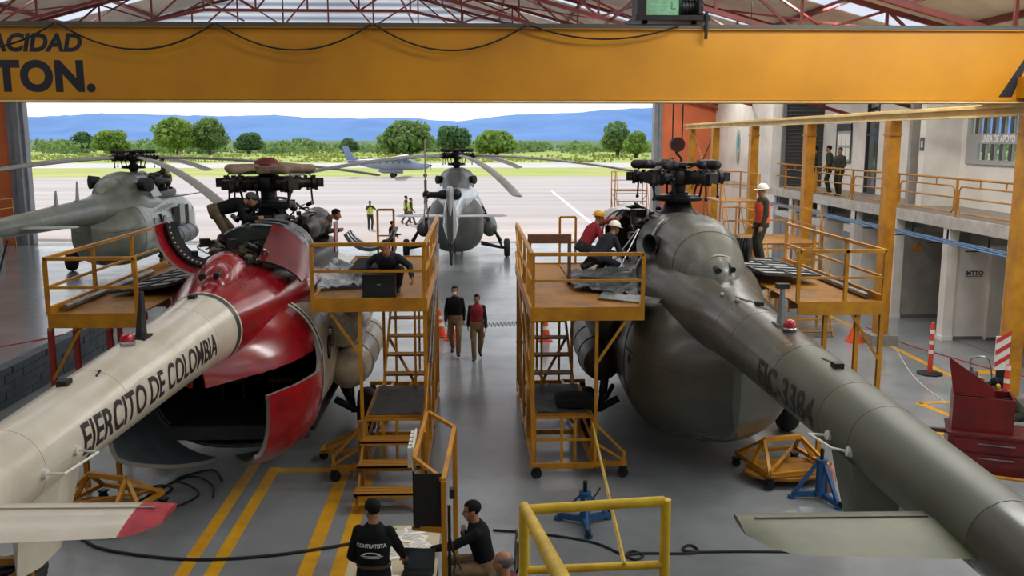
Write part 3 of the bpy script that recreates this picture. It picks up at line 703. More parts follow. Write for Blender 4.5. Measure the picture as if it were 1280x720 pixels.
def rotor_head(root, z0, c, az0, dampers, cap, arm_len=1.02, blades=None, sleeve=True):
    """hub, five blade grips, vibration damper arms on top"""
    m = MB().lathe([(.16, -.95), (.15, -.55), (.2, -.5), (.2, -.3), (.14, -.28), (.14, -.16), (.3, -.13), (.34, 0), (.3, .12), (.16, .15), (.14, .22)], (0, 0, z0), n=24)
    hub = m.build('rotor_hub', c['hub'], root)
    sw = MB().lathe([(.2, -.02), (.46, -.04), (.5, .02), (.44, .07), (.2, .08)], (0, 0, z0 - .42), n=28); sw.build('swashplate', c['hub'], hub)
    for k in range(5):
        a = az0 + k * 2 * PI / 5; d = V((math.cos(a), math.sin(a), 0)); p = V((-d.y, d.x, 0)); o = V((0, 0, z0)); g = MB()
        g.box(tuple(o + d * .36), (.2, .2, .26), rz=a)
        g.cyl(o + d * .3, o + d * .52, .075); g.lathe([(.07, .46), (.12, .5), (.125, .62), (.1, .66), (.1, .8), (.13, .83), (.13, .9), (.09, .92), (.09, arm_len), (.02, arm_len)], o, d, 16)
        g.box(tuple(o + d * .58 + p * .13), (.34, .07, .08), rz=a + .25).cyl(o + d * .46 + p * .12 + V((0, 0, .05)), o + d * .8 + p * .16 + V((0, 0, .03)), .045)
        g.box(tuple(o + d * (arm_len - .03)), (.12, .2, .17), rz=a)
        for q in (.55, .72, .88): g.box(tuple(o + d * q + V((0, 0, .1))), (.06, .09, .08), rz=a); g.box(tuple(o + d * (q + .04) - V((0, 0, .11))), (.05, .07, .07), rz=a)
        gr = g.build('blade_grip', c['grip'], hub)
        MB().tube([o + d * .2 + V((0, 0, .17)), o + d * .45 + p * .1 + V((0, 0, .24)), o + d * .72 + p * .1 + V((0, 0, .2)), o + d * .86 + V((0, 0, .1))], .013, 6, smooth=4).build('hydraulic_line', BLK, gr)
        r = MB().cyl(o + d * .4 + p * .2 - V((0, 0, .42)), o + d * .5 + p * .2 - V((0, 0, .04)), .022).ell(o + d * .5 + p * .2 - V((0, 0, .04)), .045).ell(o + d * .4 + p * .2 - V((0, 0, .42)), .045)
        r.build('pitch_link', c['hub'], hub); r = MB()
        r.cyl(o + d * .82 - V((0, 0, .08)), o + d * .84 - V((0, 0, .38)), .018).ell(o + d * .84 - V((0, 0, .4)), .035)
        r.build('droop_rod', c['hub'], hub)
    if dampers:
        m = MB().lathe([(.1, 0), (.26, .02), (.26, .08), (.1, .1)], (0, 0, z0 + .2), n=20)
        for k in range(5):
            a = az0 + .3 + k * 2 * PI / 5; d = V((math.cos(a), math.sin(a), 0)); p = V((-d.y, d.x, 0)); o = V((0, 0, z0 + .25))
            m.bar(o + d * .2, o + d * .62, .1, .06); m.cap(o + d * .62 - p * .1, o + d * .62 + p * .1, .0801)
            m.cap(o + d * .52, o + d * .86, .088)
        m.build('vibration_damper', c['damper'], hub)
    if cap: cap(hub, z0)
    for k, (b0, droop, fl) in enumerate(blades or []):
        d = V((math.cos(b0), math.sin(b0), 0)); p = V((-d.y, d.x, 0)); rings = []
        for i in range(19):
            r = arm_len - .08 + (10.6 - arm_len) * i / 18; ch = .13 if i == 0 else .26; zz = z0 + fl * r - droop * (r / 10.6) ** 2
            pt = []
            for (u, w) in ((-1, .0), (-.55, .055), (.2, .07), (.8, .05), (1, 0), (.8, -.035), (.2, -.045), (-.55, -.03)):
                pt.append(d * r + p * (u * ch) + V((0, 0, zz + w * (1.0 if i else 1.3) - u * ch * .10)))
            rings.append(pt)
        rings.append([(q - (d * (10.6) + V((0, 0, z0 + fl * 10.6 - droop)))) * .6 + d * 10.68 + V((0, 0, z0 + fl * 10.6 - droop)) for q in rings[-1]])
        MB().loft(rings).build('rotor_blade', c['blade'], root)
    return hub
def machinery(root, name, rng, x0, x1, y0, y1, z0, z1, n, mats, tubes=10):
    o = None
    for k in range(n):
        m = MB()
        p = (rng.uniform(x0, x1), rng.uniform(y0, y1), rng.uniform(z0, z1)); s = rng.uniform(.06, .17); mm = mats[rng.randrange(len(mats))]
        if rng.random() < .5: m.box(p, (s * rng.uniform(.6, 1.6), s * 1.4, s), rz=rng.uniform(0, 1))
        elif rng.random() < .6: m.cyl(p, (p[0] + rng.uniform(-.2, .2), p[1] + rng.uniform(-.25, .25), p[2] + rng.uniform(-.08, .1)), s * .5, n=10)
        else: m.ell(p, s * .6, nu=10, nv=8)
        q = m.build(name, mm, root); o = o or q
    for k in range(tubes):
        pts = []; p = V((rng.uniform(x0, x1), rng.uniform(y0, y1), rng.uniform(z0, z1)))
        for q in range(4):
            pts.append(p.copy()); p += V((rng.uniform(-.3, .3), rng.uniform(-.3, .3), rng.uniform(-.15, .15))); p.x = min(max(p.x, x0), x1); p.z = min(max(p.z, z0), z1 + .08)
        MB().tube(pts, rng.choice((.012, .018, .024)), 6, smooth=4).build('pipe', rng.choice((BLK, STEEL, IRON)), root)
    return o
def stabilizer(root, side, c, tip=None, y0=-11.45, span=1.66, chord=.72, z=2.72):
    rings = []; sx = .2
    N = 12
    for i in range(N + 1):
        t = i / N; x = sx + (span - sx) * t; le = y0 - .04 * t; te = y0 - chord + .1 * t
        if tip != 'tape' and t > .8: k = (t - .8) / .2; te += .5 * k * k * chord * .75
        if tip == 'tape' and t > .85: k = (t - .85) / .15; te += .3 * k * k * chord
        cc = le - te; r = []
        for (u, w) in ((0, 0), (.06, .035), (.25, .055), (.55, .045), (.85, .018), (1, 0), (.85, -.014), (.55, -.03), (.25, -.04), (.06, -.028)):
            r.append(V((side * x, le - cc * u, z + w * (.9 if t < .99 else .5))))
        rings.append(r)
    m = MB(); m.loft(rings, mf=(lambda i, j: 1 if tip == 'tape' and i >= N - 2 else (0 if j in (0, 1, 8, 9) else 2)))
    o = m.build('stabilizer', [c['stab_edge'], c['tip'], c['stab']], root)
    # hinge seam, trailing tab
    MB().bar((side * .35, y0 - .2, z + .056), (side * (span - .1), y0 - .22, z + .054), .012, .006).build('seam', c['seam'], o, smooth=0)
    return o
def mi_hull(root, c, opened=False, gl=None, cabin_windows=True):
    """fuselage with glazed nose, boom, gear, tanks"""
    y_open = -3.1
    ys = ysamp(y_open if opened else -5.1, 5.62, .2, (-3.2, -3.0, 3.3, -3.12, -3.06))
    rings = [fus_ring(y) for y in ys]
    def mf(i, j):
        y = (ys[i] + ys[i + 1]) / 2; z = sum(rings[i + k][(j + q) % 48].z for k in (0, 1) for q in (0, 1)) / 4
        if y > 3.5 and 1.35 < z < 2.62: return 1
        if c.get('band') and -3.12 <= y <= -2.98: return 3
        if c.get('band') and y < -2.98 and y > -3.35: return 2
        if y < -3.0: return 2
        return 0
    m = MB().loft(rings, mf=mf, cap0=not opened)
    fus = m.build('fuselage', [c['body'], GLASS, c['rear'], c['bandm']], root)
    # seams of frames and clamshells
    sm = MB()
    for y in (-2.2, -.9, .6, 2.1): sm.tube([p * 1.0 for p in ring(y, *[a + b for a, b in zip(sec(FUS, y), (.001, .001, -.001))], 2.55, 48)], .004, 5, closed=True)
    if not opened:
        for y in (-3.05,): sm.tube(fus_ring(y, grow=.002), .009, 5, closed=True)
        L = []
        for y in [-3.1 - i * .14 for i in range(14)]:
            r = fus_ring(y, 160, grow=.002); L.append(min(r, key=lambda q: abs(q.z - (2.0 - .06 * (-3.1 - y))) + (0 if q.x < 0 else 9)))
        sm.tube(L, .009, 5, smooth=2); sm.tube([V((-q.x, q.y, q.z)) for q in L], .009, 5, smooth=2)
        sm.tube([V((0, y, sec(FUS, y)[2] - .002)) for y in [-3.1 - i * .14 for i in range(14)]], .009, 5)
    sm.build('panel_seam', c['seam'], fus)
    if cabin_windows:
        for s in (-1, 1):
            for y in (-1.9, -.7, .5, 1.7): w = MB().cyl((s * 1.36, y, 2.05), (s * 1.435, y, 2.05), .2, n=20); w.build('cabin_window', GLASS, fus)
    # boom
    ys = ysamp(-12.4, .2, .3, (-4.62, -4.66, -4.78, -4.82, -4.9, -4.72)); br = []
    for y in ys:
        s = sec(BOOM, y); br.append(ring(y, s[0], s[1], s[2], s[3], 40))
    def bf(i, j):
        y = (ys[i] + ys[i + 1]) / 2
        if c.get('band'):
            if y > -4.62: return 1
            if y > -4.66: return 0
            if y > -4.78: return 2
            return 0
        if c.get('patch') and y < -8.15: return 1
        return 0
    bo = MB().loft(br, mf=bf).build('tail_boom', [c['boom'], c['rear'] if c.get('band') else c['boom2'], c['ringm']], root, smooth=50)
    sm = MB()
    for y in c.get('boom_seams', (-5.9, -7.3, -9.5, -10.6)):
        s = sec(BOOM, y); sm.tube(ring(y, s[0] - .001, s[1] - .001, s[2] + .001, 2, 40), .004, 5, closed=True)
    sm.build('panel_seam', c['seam'], bo)
    return fus, bo
def gear(root, c, wx=2.25, wy=-1.25, rw=.43):
    for s in (-1, 1):
        st = MB().cyl((s * (wx - .22), wy, rw), (s * 1.3, wy + .05, .62), .07).cyl((s * (wx - .26), wy, rw + .05), (s * 1.38, wy + .3, 2.35), .055).cyl((s * (wx - .3), wy, rw + .3), (s * 1.42, wy + .28, 2.0), .08).cyl((s * (wx - .25), wy, rw), (s * 1.3, wy + 1.0, .6), .05)
        st.cyl((s * (wx - .3), wy, rw), (s * (wx + .02), wy, rw), .06); g = st.build('landing_gear', c.get('strut', DRK), root); wheel(g, s * wx, wy, rw, .3)
    n = MB().cyl((0, 3.6, .7), (0, 3.65, .3), .06).cyl((-.28, 3.65, .3), (.28, 3.65, .3), .04); g = n.build('nose_gear', DRK, root)
    for s in (-1, 1): wheel(g, s * .2, 3.65, .3, .16)
def tanks(root, c, y0=-1.55, y1=2.0, x=1.62, z=1.3, r=.40):
    for s in (-1, 1):
        m = MB().lathe([(.02, y0 - .02), (.2, y0), (.34, y0 + .12), (.385, y0 + .4), (r, y0 + .7), (r, y1 - .6), (.36, y1 - .2), (.18, y1), (.02, y1 + .04)], (s * x, 0, z), (0, 1, 0), 26)
        o = m.build('fuel_tank', c['tank'], root)
        for y in (y0 + .7, (y0 + y1) / 2, y1 - .7):
            b = MB(); b.tube([(s * x + (r + .004) * math.cos(a), y, z + (r + .004) * math.sin(a)) for a in [2 * PI * i / 24 for i in range(24)]], .012, 5, closed=True); b.build('tank_strap', c['seam'], o)
def tail_fin(root, c, rotor=True):
    m = MB(); R_ = []
    D = 0 if rotor else -1.6
    for (y, z, ch, w) in ((-12.3, 1.85, .5, .05), (-12.35, 2.1, 1.0, .2), (-12.5, 2.5, 1.25, .31), (-12.7, 2.9, 1.2, .27), (-13.0, 3.4, 1.0, .19), (-13.2, 3.75, .8, .16), (-13.25, 3.9, .6, .08)):
        R_.append([V((w * sx, y + D + ch * sy, z)) for sx, sy in ((0, .5), (.6, .35), (1, .05), (.75, -.25), (.12, -.5), (-.12, -.5), (-.75, -.25), (-1, .05), (-.6, .35))])
    f = MB().loft(R_).build('tail_fin', c['boom'], root, smooth=60)
    MB().bx(-.11, .11, -13.3 + D, -13.05 + D, 2.0, 3.75).build('fin_trailing_edge', c.get('fin_dark', DRK), f, smooth=0)
    if not rotor: MB().loft([ring(y, w, 2.76 + w, 2.76 - w, 2, 24) for y, w in ((-12.35, .3), (-13.4, .27), (-14.0, .22))]).build('tail_cone', c['boom'], f)
    if not rotor: return
    sk = MB().cyl((-.2, -11.8, 2.4), (0, -12.3, 1.15), .03).cyl((.2, -11.8, 2.4), (0, -12.3, 1.15), .03).cyl((0, -12.9, 2.2), (0, -12.3, 1.15), .03).ell((0, -12.3, 1.15), .06); sk.build('tail_skid', DRK, root)
    if not rotor: return
    g = MB().cap((.25, -13.1, 3.62), (-.35, -13.05, 3.6), .2, .15).cyl((-.3, -13.05, 3.6), (-.95, -13.05, 3.6), .1).ell((-.9, -13.05, 3.6), .15); g.build('tail_gearbox', DRK, f)
    if rotor:
        h = MB().cyl((-.85, -13.05, 3.6), (-1.0, -13.05, 3.6), .12); h = h.build('tail_rotor_hub', DRK, root)
        for a in (PI / 2, PI / 2 + 2 * PI / 3, PI / 2 + 4 * PI / 3):
            d = V((0, math.cos(a), math.sin(a))); o = V((-.93, -13.05, 3.6)); q = MB().bar(o + d * .1, o + d * .5, .06, .1, up=(1, 0, 0)); q.loft([[o + d * r + V((w * .03, 0, 0)) + V((0, -d.z, d.y)) * u * (.13 if r > .4 else .08) for (u, w) in ((-1, 0), (0, 1), (1, 0), (0, -1))] for r in (.3, .5, 1.85)]); q.build('tail_rotor_blade', mat('tail_blade', (122, 104, 92), .5, var=.2), h)
def cowl(root, c, y0, y1, name='engine_cowling', arch=True):
    ys = ysamp(y0, y1, .15); n = 40
    m = MB().loft([ring(y, *sec(COWL, y), 2.15, n) for y in ys]); o = m.build(name, c['cowl'], root, smooth=55)
    s = MB()
    for y in (-2.9, -1.5, .3, 1.6):
        if y0 < y < y1: q = sec(COWL, y); s.tube(ring(y, q[0] + .002, q[1] + .002, q[2], 2.15, n), .006, 5, closed=True)
    s.build('panel_seam', c['seam'], o)
    return o
def arch_cover(root, c, col, zt=3.68, hw=.33):
    ys = [-4.3, -4.1, -3.8, -3.5, -3.2]; prof = [(.16, 3.3), (.25, 3.5), (.31, 3.62), (hw, zt), (hw, zt)]
    m = MB().loft([ring(y, w, z, 2.9, 2.0, 32) for y, (w, z) in zip(ys, prof)]); o = m.build('shaft_cover', col, root, smooth=60)
    MB().cyl((-.12, -3.9, 3.46), (-.12, -4.16, 3.44), .055, n=16).build('port', VOID, o); MB().cyl((.1, -3.95, 3.5), (.1, -4.2, 3.47), .045).build('latch', DRK, o)
    s = MB().tube([q for q in ring(-3.75, .315, 3.63, 2.9, 2.0, 32)], .008, 5, closed=True); s.build('rim', c['seam'], o)
    return o
def antenna_fin(root, p, col, h=.42, lean=.1, base=None, top=None):
    p = V(p); m = MB().loft([[p + V((sx * .035 * k, sy * .1 * k + lean * z, z)) for sx, sy in ((-1, -1), (1, -1), (1, 1), (-1, 1))] for z, k in ((0, 1.0), (h, .42))]); o = m.build('blade_antenna', col, root, smooth=0)
    MB().bx(p.x - .09, p.x + .09, p.y - .15, p.y + .13, p.z - .03, p.z + .015).build('antenna_base', base or col, o, smooth=0)
    if top: MB().bx(p.x - .08, p.x + .08, p.y + lean * h - .05, p.y + lean * h + .05, p.z + h - .01, p.z + h + .05).build('antenna_cap', top, o, smooth=0)
def beacon(root, p):
    p = V(p); o = MB().lathe([(.08, 0), (.09, .03), (.07, .05)], p, n=18).build('beacon', STEEL, root); MB().lathe([(.075, .03), (.08, .08), (.06, .12), (.01, .14)], p, n=18).build('beacon_lens', mat('beacon_red', (168, 20, 32), .15, coat=.6), o)
def grab_handle(root, pts, col):
    m = MB().tube(pts, .012, 8); o = m.build('grab_handle', col, root)
    for p, q in ((pts[0], pts[1]), (pts[-1], pts[-2])): p, q = V(p), V(q); d = (q - p).normalized(); MB().cyl(p - d * .02, p + d * .03, .045, n=14).build('handle_foot', col, o)
def boom_text(mb, s, size, y_start, ang_c, dirn, side, mi, sx=.62, **kw):
    """lettering wrapped on the boom: dirn +1 runs to the nose, -1 to the tail; side is the sign of x it faces"""
    P, F = text_geo(s, size, sx=sx, maxlen=.09, **kw); hgt = .69 * size; out = []
    for (u, v) in P:
        y = y_start + dirn * u; hw, zc, hh = boom_r(y); a = ang_c - (v - hgt / 2) / hw; q = boom_pt(y, a, .005); out.append((side * q.x, q.y, q.z))
    mb.add(out, F, mi)
    return max(p[0] for p in P)
def curved_panel(rad, a0, a1, y0, y1, na=14, ny=6, f=None):
    """grid of a part-cylinder shell round the y axis"""
    return [[V((rad * math.sin(a0 + (a1 - a0) * i / na), y0 + (y1 - y0) * j / ny, rad * math.cos(a0 + (a1 - a0) * i / na))) for j in range(ny + 1)] for i in range(na + 1)]
def door_shell(side, c, ang, hinge=(1.42, -3.1), col_out=None, col_in=None):
    """one rear clamshell: lower half shell swung out about its upright hinge"""
    ys = [-3.1 - .143 * i for i in range(14)]; G = []
    for y in ys:
        r = fus_ring(y, 400); zmax = 1.93 + .4 * max(0, 1 - (-3.1 - y) / .7); pts = [q for q in r if q.x * side >= -1e-6 and q.z <= zmax]
        pts.sort(key=lambda q: math.atan2(q.x * side, -(q.z - 9)) if False else q.z); row = []
        # resample by height from the keel up
        L = [0]
        for a, b in zip(pts, pts[1:]): L.append(L[-1] + (b - a).length)
        for k in range(15):
            t = L[-1] * k / 14; i = max(0, min(len(L) - 2, next((q for q in range(len(L) - 1) if L[q + 1] >= t), len(L) - 2))); u = (t - L[i]) / max(1e-6, L[i + 1] - L[i]); row.append(pts[i].lerp(pts[i + 1], u))
        G.append(row)
    h = V((side * hinge[0], hinge[1], 0)); M = Mx.Translation(h) @ Mx.Rotation(side * ang, 4, 'Z') @ Mx.Translation(-h)
    G = [[M @ p for p in r] for r in G]
    return G
# ------------------------------------------------------------------ white and red helicopter, stripped for overhaul
WB = mat('heli_white', (214, 206, 190), 0.3, var=0.10, scale=1.4, coat=.35, col2=(194, 184, 166))
WF = mat('heli_cream', (206, 190, 164), 0.36, var=0.2, scale=2.2, coat=.25, col2=(178, 160, 134))
WR = mat('heli_red', (152, 16, 28), 0.24, var=0.25, scale=1.6, coat=.5, col2=(118, 11, 21), bump=.04)
RG = mat('stripe_green', (52, 62, 54), .4)
def white_heli():
    t = empty('helicopter', (-3.93, 17.9, 0)); tag(t, 'white and red helicopter with its engine covers off and rear doors open', 'helicopter', 'helicopters')
    c = dict(body=WF, rear=WR, boom=WB, boom2=WB, ringm=RG, bandm=RG, seam=mat('seam_grey', (168, 158, 142), .6), hub=DRK, grip=IRON, damper=IRON, stab=WB, stab_edge=WB, tip=mat('tip_red', (186, 44, 58), .4, var=.3, scale=9, bump=.3), tank=mat('wrapped_tank', (188, 172, 148), .3, var=.25, scale=4, bump=.25), band=True, cowl=WR, boom_seams=(-5.6, -8.6, -10.4))
    fus, bo = mi_hull(t, c, opened=True)
    # white-black-white trim along the red edge
    e = MB()
    for y, m_, w in ((-2.93, 0, .03), (-2.99, 1, .03), (-3.05, 0, .03)):
        r = fus_ring(y, grow=.006); e.m(m_).tube(r, .022, 6, closed=True)
    e.build('edge_trim', [WHT, BLK], fus)
    # lettering on the right flank of the boom
    m = MB(); P, F = text_geo('EJERCITO DE COLOMBIA', .42, sx=.66, maxlen=.09, bold=.008)
    wd = max(p[0] for p in P); L = 4.05; k = L / wd; out = []
    for (u, v) in P:
        y = -9.7 + u * k; hw, zc, hh = boom_r(y); q = boom_pt(y, 1.56 - (v - .14) / hw, .005); out.append(q)
    m.add(out, F); m.build('lettering', mat('letter_black', (30, 26, 26), .5), bo, smooth=0)
    stabilizer(t, -1, c, 'tape', y0=-11.05, z=2.72); stabilizer(t, 1, c, 'tape', y0=-11.05, span=1.64, z=2.72)
    tail_fin(t, c, False); gear(t, c, wx=1.9, wy=-1.0); tanks(t, c)
    # upper rear fairing that carries the boom, red, over the open doorway
    ys = ysamp(-5.05, -3.1, .08); G = []
    for y in ys:
        zc = 1.98 + .17 * (y + 5.05) / 1.95; r = fus_ring(y, 400, .004); r = r[200:] + r[:200]; pts = [q for q in r if q.z >= zc]; Ls = [0]
        for p, q in zip(pts, pts[1:]): Ls.append(Ls[-1] + (q - p).length)
        row = []; i = 0
        for k in range(29):
            tt = Ls[-1] * k / 28
            while i < len(Ls) - 2 and Ls[i + 1] < tt: i += 1
            u = (tt - Ls[i]) / max(1e-6, Ls[i + 1] - Ls[i]); row.append(pts[i].lerp(pts[i + 1], u))
        G.append(row)
    m = MB(); m.cur = (0, 1, 0); m.shell(list(reversed(G)), .05)
    m.build('rear_fairing', [WR, VOID], t, smooth=55)
    # dark cabin seen through the doorway
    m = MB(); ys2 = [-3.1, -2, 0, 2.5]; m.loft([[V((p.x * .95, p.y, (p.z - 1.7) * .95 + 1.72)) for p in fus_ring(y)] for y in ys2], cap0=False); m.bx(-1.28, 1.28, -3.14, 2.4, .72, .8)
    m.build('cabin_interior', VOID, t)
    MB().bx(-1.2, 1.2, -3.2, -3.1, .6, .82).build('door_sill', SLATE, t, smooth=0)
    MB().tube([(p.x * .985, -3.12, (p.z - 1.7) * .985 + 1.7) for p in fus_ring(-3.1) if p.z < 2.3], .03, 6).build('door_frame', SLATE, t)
    for x in (-.7, .2): 
        m = MB().bx(x, x + .45, -1.6, -1.2, 1.14, 1.2)
        for q in (x + .04, x + .41): m.cyl((q, -1.4, .8), (q, -1.4, 1.14), .02)
        m.build('cabin_seat', YELD, t)
    # clamshell doors
    for side, ang, co in ((1, R(23), WR), (-1, R(28), SLATE)):
        G = door_shell(side, c, ang); m = MB(); m.cur = (0, 1, 2)
        G = G if side < 0 else [list(reversed(r)) for r in G]
        m.shell(G, -.06 if False else .06); d = m.build('clamshell_door', [co if side > 0 else SLATE, SLATE, mat('door_edge', (120, 116, 110), .5)], t, smooth=50)
        if side < 0:
            rb = MB()
            for i in (3, 6, 9): rb.tube([p + V((0.0, 0, .03)) for p in G[i]], .03, 6)
            rb.build('door_rib', SLATE, d)
    # right side of the cabin: black emblem ring, air cooler and braces
    MB().tube([(1.44, -2.35 + .12 * math.cos(a), 1.95 + .2 * math.sin(a)) for a in [2 * PI * i / 20 for i in range(20)]], .014, 6, closed=True).build('emblem_ring', BLK, fus)
    m = MB().lathe([(.05, -1.6), (.3, -1.5), (.36, -1.1), (.38, -.4), (.34, .6), (.1, .9)], (1.55, 0, 2.05), (0, 1, 0), 24); m.build('wrapped_heater', mat('plastic_wrap', (206, 196, 176), .18, var=.3, scale=5, bump=.5, coat=.5), t)
    # deck, gearbox and stripped engines
    rng = random.Random(21)
    deck = MB().loft([ring(y, sec(COWL, y)[0] * 1.05, 3.36, 2.8, 3.5, 24) for y in (-3.2, -2.2, 0, 2, 3)]); deck.build('engine_deck', IRON, t)
    g = MB().lathe([(.62, 3.25), (.64, 3.6), (.5, 3.82), (.36, 3.9), (.3, 4.05), (.2, 4.1), (.18, 4.3)], n=28); g.build('main_gearbox', DRK, t)
    for s in (-1, 1):
        e = MB().lathe([(.2, .5), (.27, .7), (.3, 1.2), (.24, 1.5), (.3, 1.7), (.33, 2.6), (.22, 2.9)], (s * .48, 0, 3.66), (0, 1, 0), 22); e.build('engine', IRON, t)
    tk = MB(); TG = mat('tank_green', (40, 58, 52), .3, var=.3, scale=4, coat=.3)
    for y in (-1.25, -.75):
        tk.loft([ring(y + dy, w, 3.3 + w * .88, 3.1, 2.1, 32, x0=.12) for dy, w in ((-.2, .68), (-.17, .76), (.17, .78), (.2, .7))])
    tk.build('service_tank', TG, t)
    hp = MB()
    for y in (-1.5, -1.02, -.5): hp.tube([p for p in ring(y, .8, 3.98, 2.8, 2.1, 40, x0=.12) if p.z > 3.3][20:] + [p for p in ring(y, .8, 3.98, 2.8, 2.1, 40, x0=.12) if p.z > 3.3][:20], .025, 6)
    hp.build('cowling_frame', STEEL, t)
    machinery(t, 'accessory', rng, -.8, .65, -2.7, -1.5, 3.36, 3.72, 46, [IRON, DRK, mat('hose_tan', (126, 112, 84), .6, var=.4, scale=9)], 16)
    machinery(t, 'linkage', rng, -.75, .75, -.2, .9, 3.7, 4.25, 30, [DRK, IRON], 10)
    # gearbox top struts and swash controls
    m = MB()
    for a in (.5, 2.0, 3.6, 5.2): m.cyl((.55 * math.cos(a), .55 * math.sin(a), 3.6), (.24 * math.cos(a), .24 * math.sin(a), 4.2), .03)
    m.build('gearbox_strut', DRK, t)
    # red folded covers
    m = MB(); m.cur = (0, 1, 1)
    G = [[V((.35 + .62 * u, -2.95 + 1.5 * v + .25 * u, 3.42 + .50 * (1 - (2 * u - .9) ** 2) * .35 + .42 * v * (1 - u) + .16 * v - .34 * u)) for v in [j / 6 for j in range(7)]] for u in [i / 8 for i in range(9)]]
    G = []
    for i in range(11):
        a = R(12) + R(58) * i / 10; G.append([V((.22 + (.98 - .04 * abs(v - .5)) * math.sin(a) , -2.9 + 1.25 * v, 2.98 + (.42 + .36 * v) * 1.0 * math.cos(a) * 1.35)) for v in [j / 6 for j in range(7)]])
    m.shell(G, .03); m.build('side_cover', [mat('cover_dark_red', (116, 20, 30), .35, var=.3, scale=3), VOID], t, smooth=50)
    m = MB(); m.cur = (0, 1, 2); G = []
    for i in range(15):
        a = R(-178) + R(86) * i / 14; G.append([V((-.48 + .70 * math.sin(a), -2.95 + .8 * v, 4.14 + .82 * math.cos(a))) for v in [j / 5 for j in range(6)]])
    m.shell(G, -.035); o = m.build('open_cowling', [WR, WR, mat('frame_grey_light', (170, 168, 160), .5)], t, smooth=50)
    dt = MB()
    for i in range(13):
        a = R(-170) + R(86) * i / 12; dt.ell((-.48 + .58 * math.sin(a), -2.6, 4.14 + .70 * math.cos(a)), .016, nu=8, nv=6)
    dt.build('latch_stud', WHT, o)
    fr = MB()
    for y in (-2.55, -2.4, -2.25): fr.tube([(-.48 + .62 * math.sin(R(-176) + R(84) * i / 14), y, 4.14 + .74 * math.cos(R(-176) + R(84) * i / 14)) for i in range(15)], .06, 6)
    fr.build('cowling_rib', BLK, o)
    arch_cover(t, c, WR, 3.72, .34)
    m = MB().bx(1.16, 1.19, .4, .8, 3.25, 3.85); m.m(1)
    for k in range(3): m.bx(1.155, 1.16, .45 + .11 * k, .53 + .11 * k, 3.4, 3.7)
    m.build('access_door', [WR, mat('faded_print', (196, 150, 146), .6)], t, smooth=0)
    def cap(hub, z0):
        TN = mat('canvas_tan', (158, 134, 112), .75, var=.25, scale=7, bump=.3); m = MB()
        m.lathe([(.1, .2), (.36, .2), (.38, .32), (.1, .34)], (0, 0, z0), n=22)
        for k in range(5):
            a = .3 + k * 2 * PI / 5; d = V((math.cos(a), math.sin(a), 0)); o = V((0, 0, z0 + .27)); m.cap(o + d * .2, o + d * .84, .1, .085)
        o = m.build('damper_cover', TN, hub); MB().ell((0, 0, z0 + .36), (.25, .25, .13)).build('hub_cap', mat('cap_red', (120, 34, 40), .5, var=.2), hub)
    rotor_head(t, 4.64, c, .35, False, cap)
    # boom fittings
    q = boom_pt(-7.15, .05); antenna_fin(t, q, BLK, .52, .18)
    beacon(t, boom_pt(-7.55, .02)); 
    for y in (-4.95, -9.1): MB().bx(-.1 + .02, .02, y - .07, y + .07, boom_pt(y, 0).z - .01, boom_pt(y, 0).z + .05).build('light_block', BLK, t, smooth=0)
    MB().tube([boom_pt(-8.6, .25, .003), boom_pt(-8.62, .3, .02), boom_pt(-8.75, .34, .003)], .01, 5).build('hook_eye', BLK, t)
    a = boom_pt(-10.45, 1.62); b_ = boom_pt(-9.85, 1.62); grab_handle(t, [a, a + V((.16, .02, -.01)), b_ + V((.2, -.02, -.02)), b_], WHT)
    # tail bumper fairing
    m = MB().loft([[V((sx * w, y0 + dy, z)) for sx, dy in ((-1, -.1), (0, -.35), (1, -.1), (1, .3), (0, .6), (-1, .3))] for w, y0, z in ((.3, -9.9, 2.6), (.2, -9.9, 2.2), (.09, -10.0, 1.75))]); m.build('belly_fairing', WB, t, smooth=45)
white_heli()
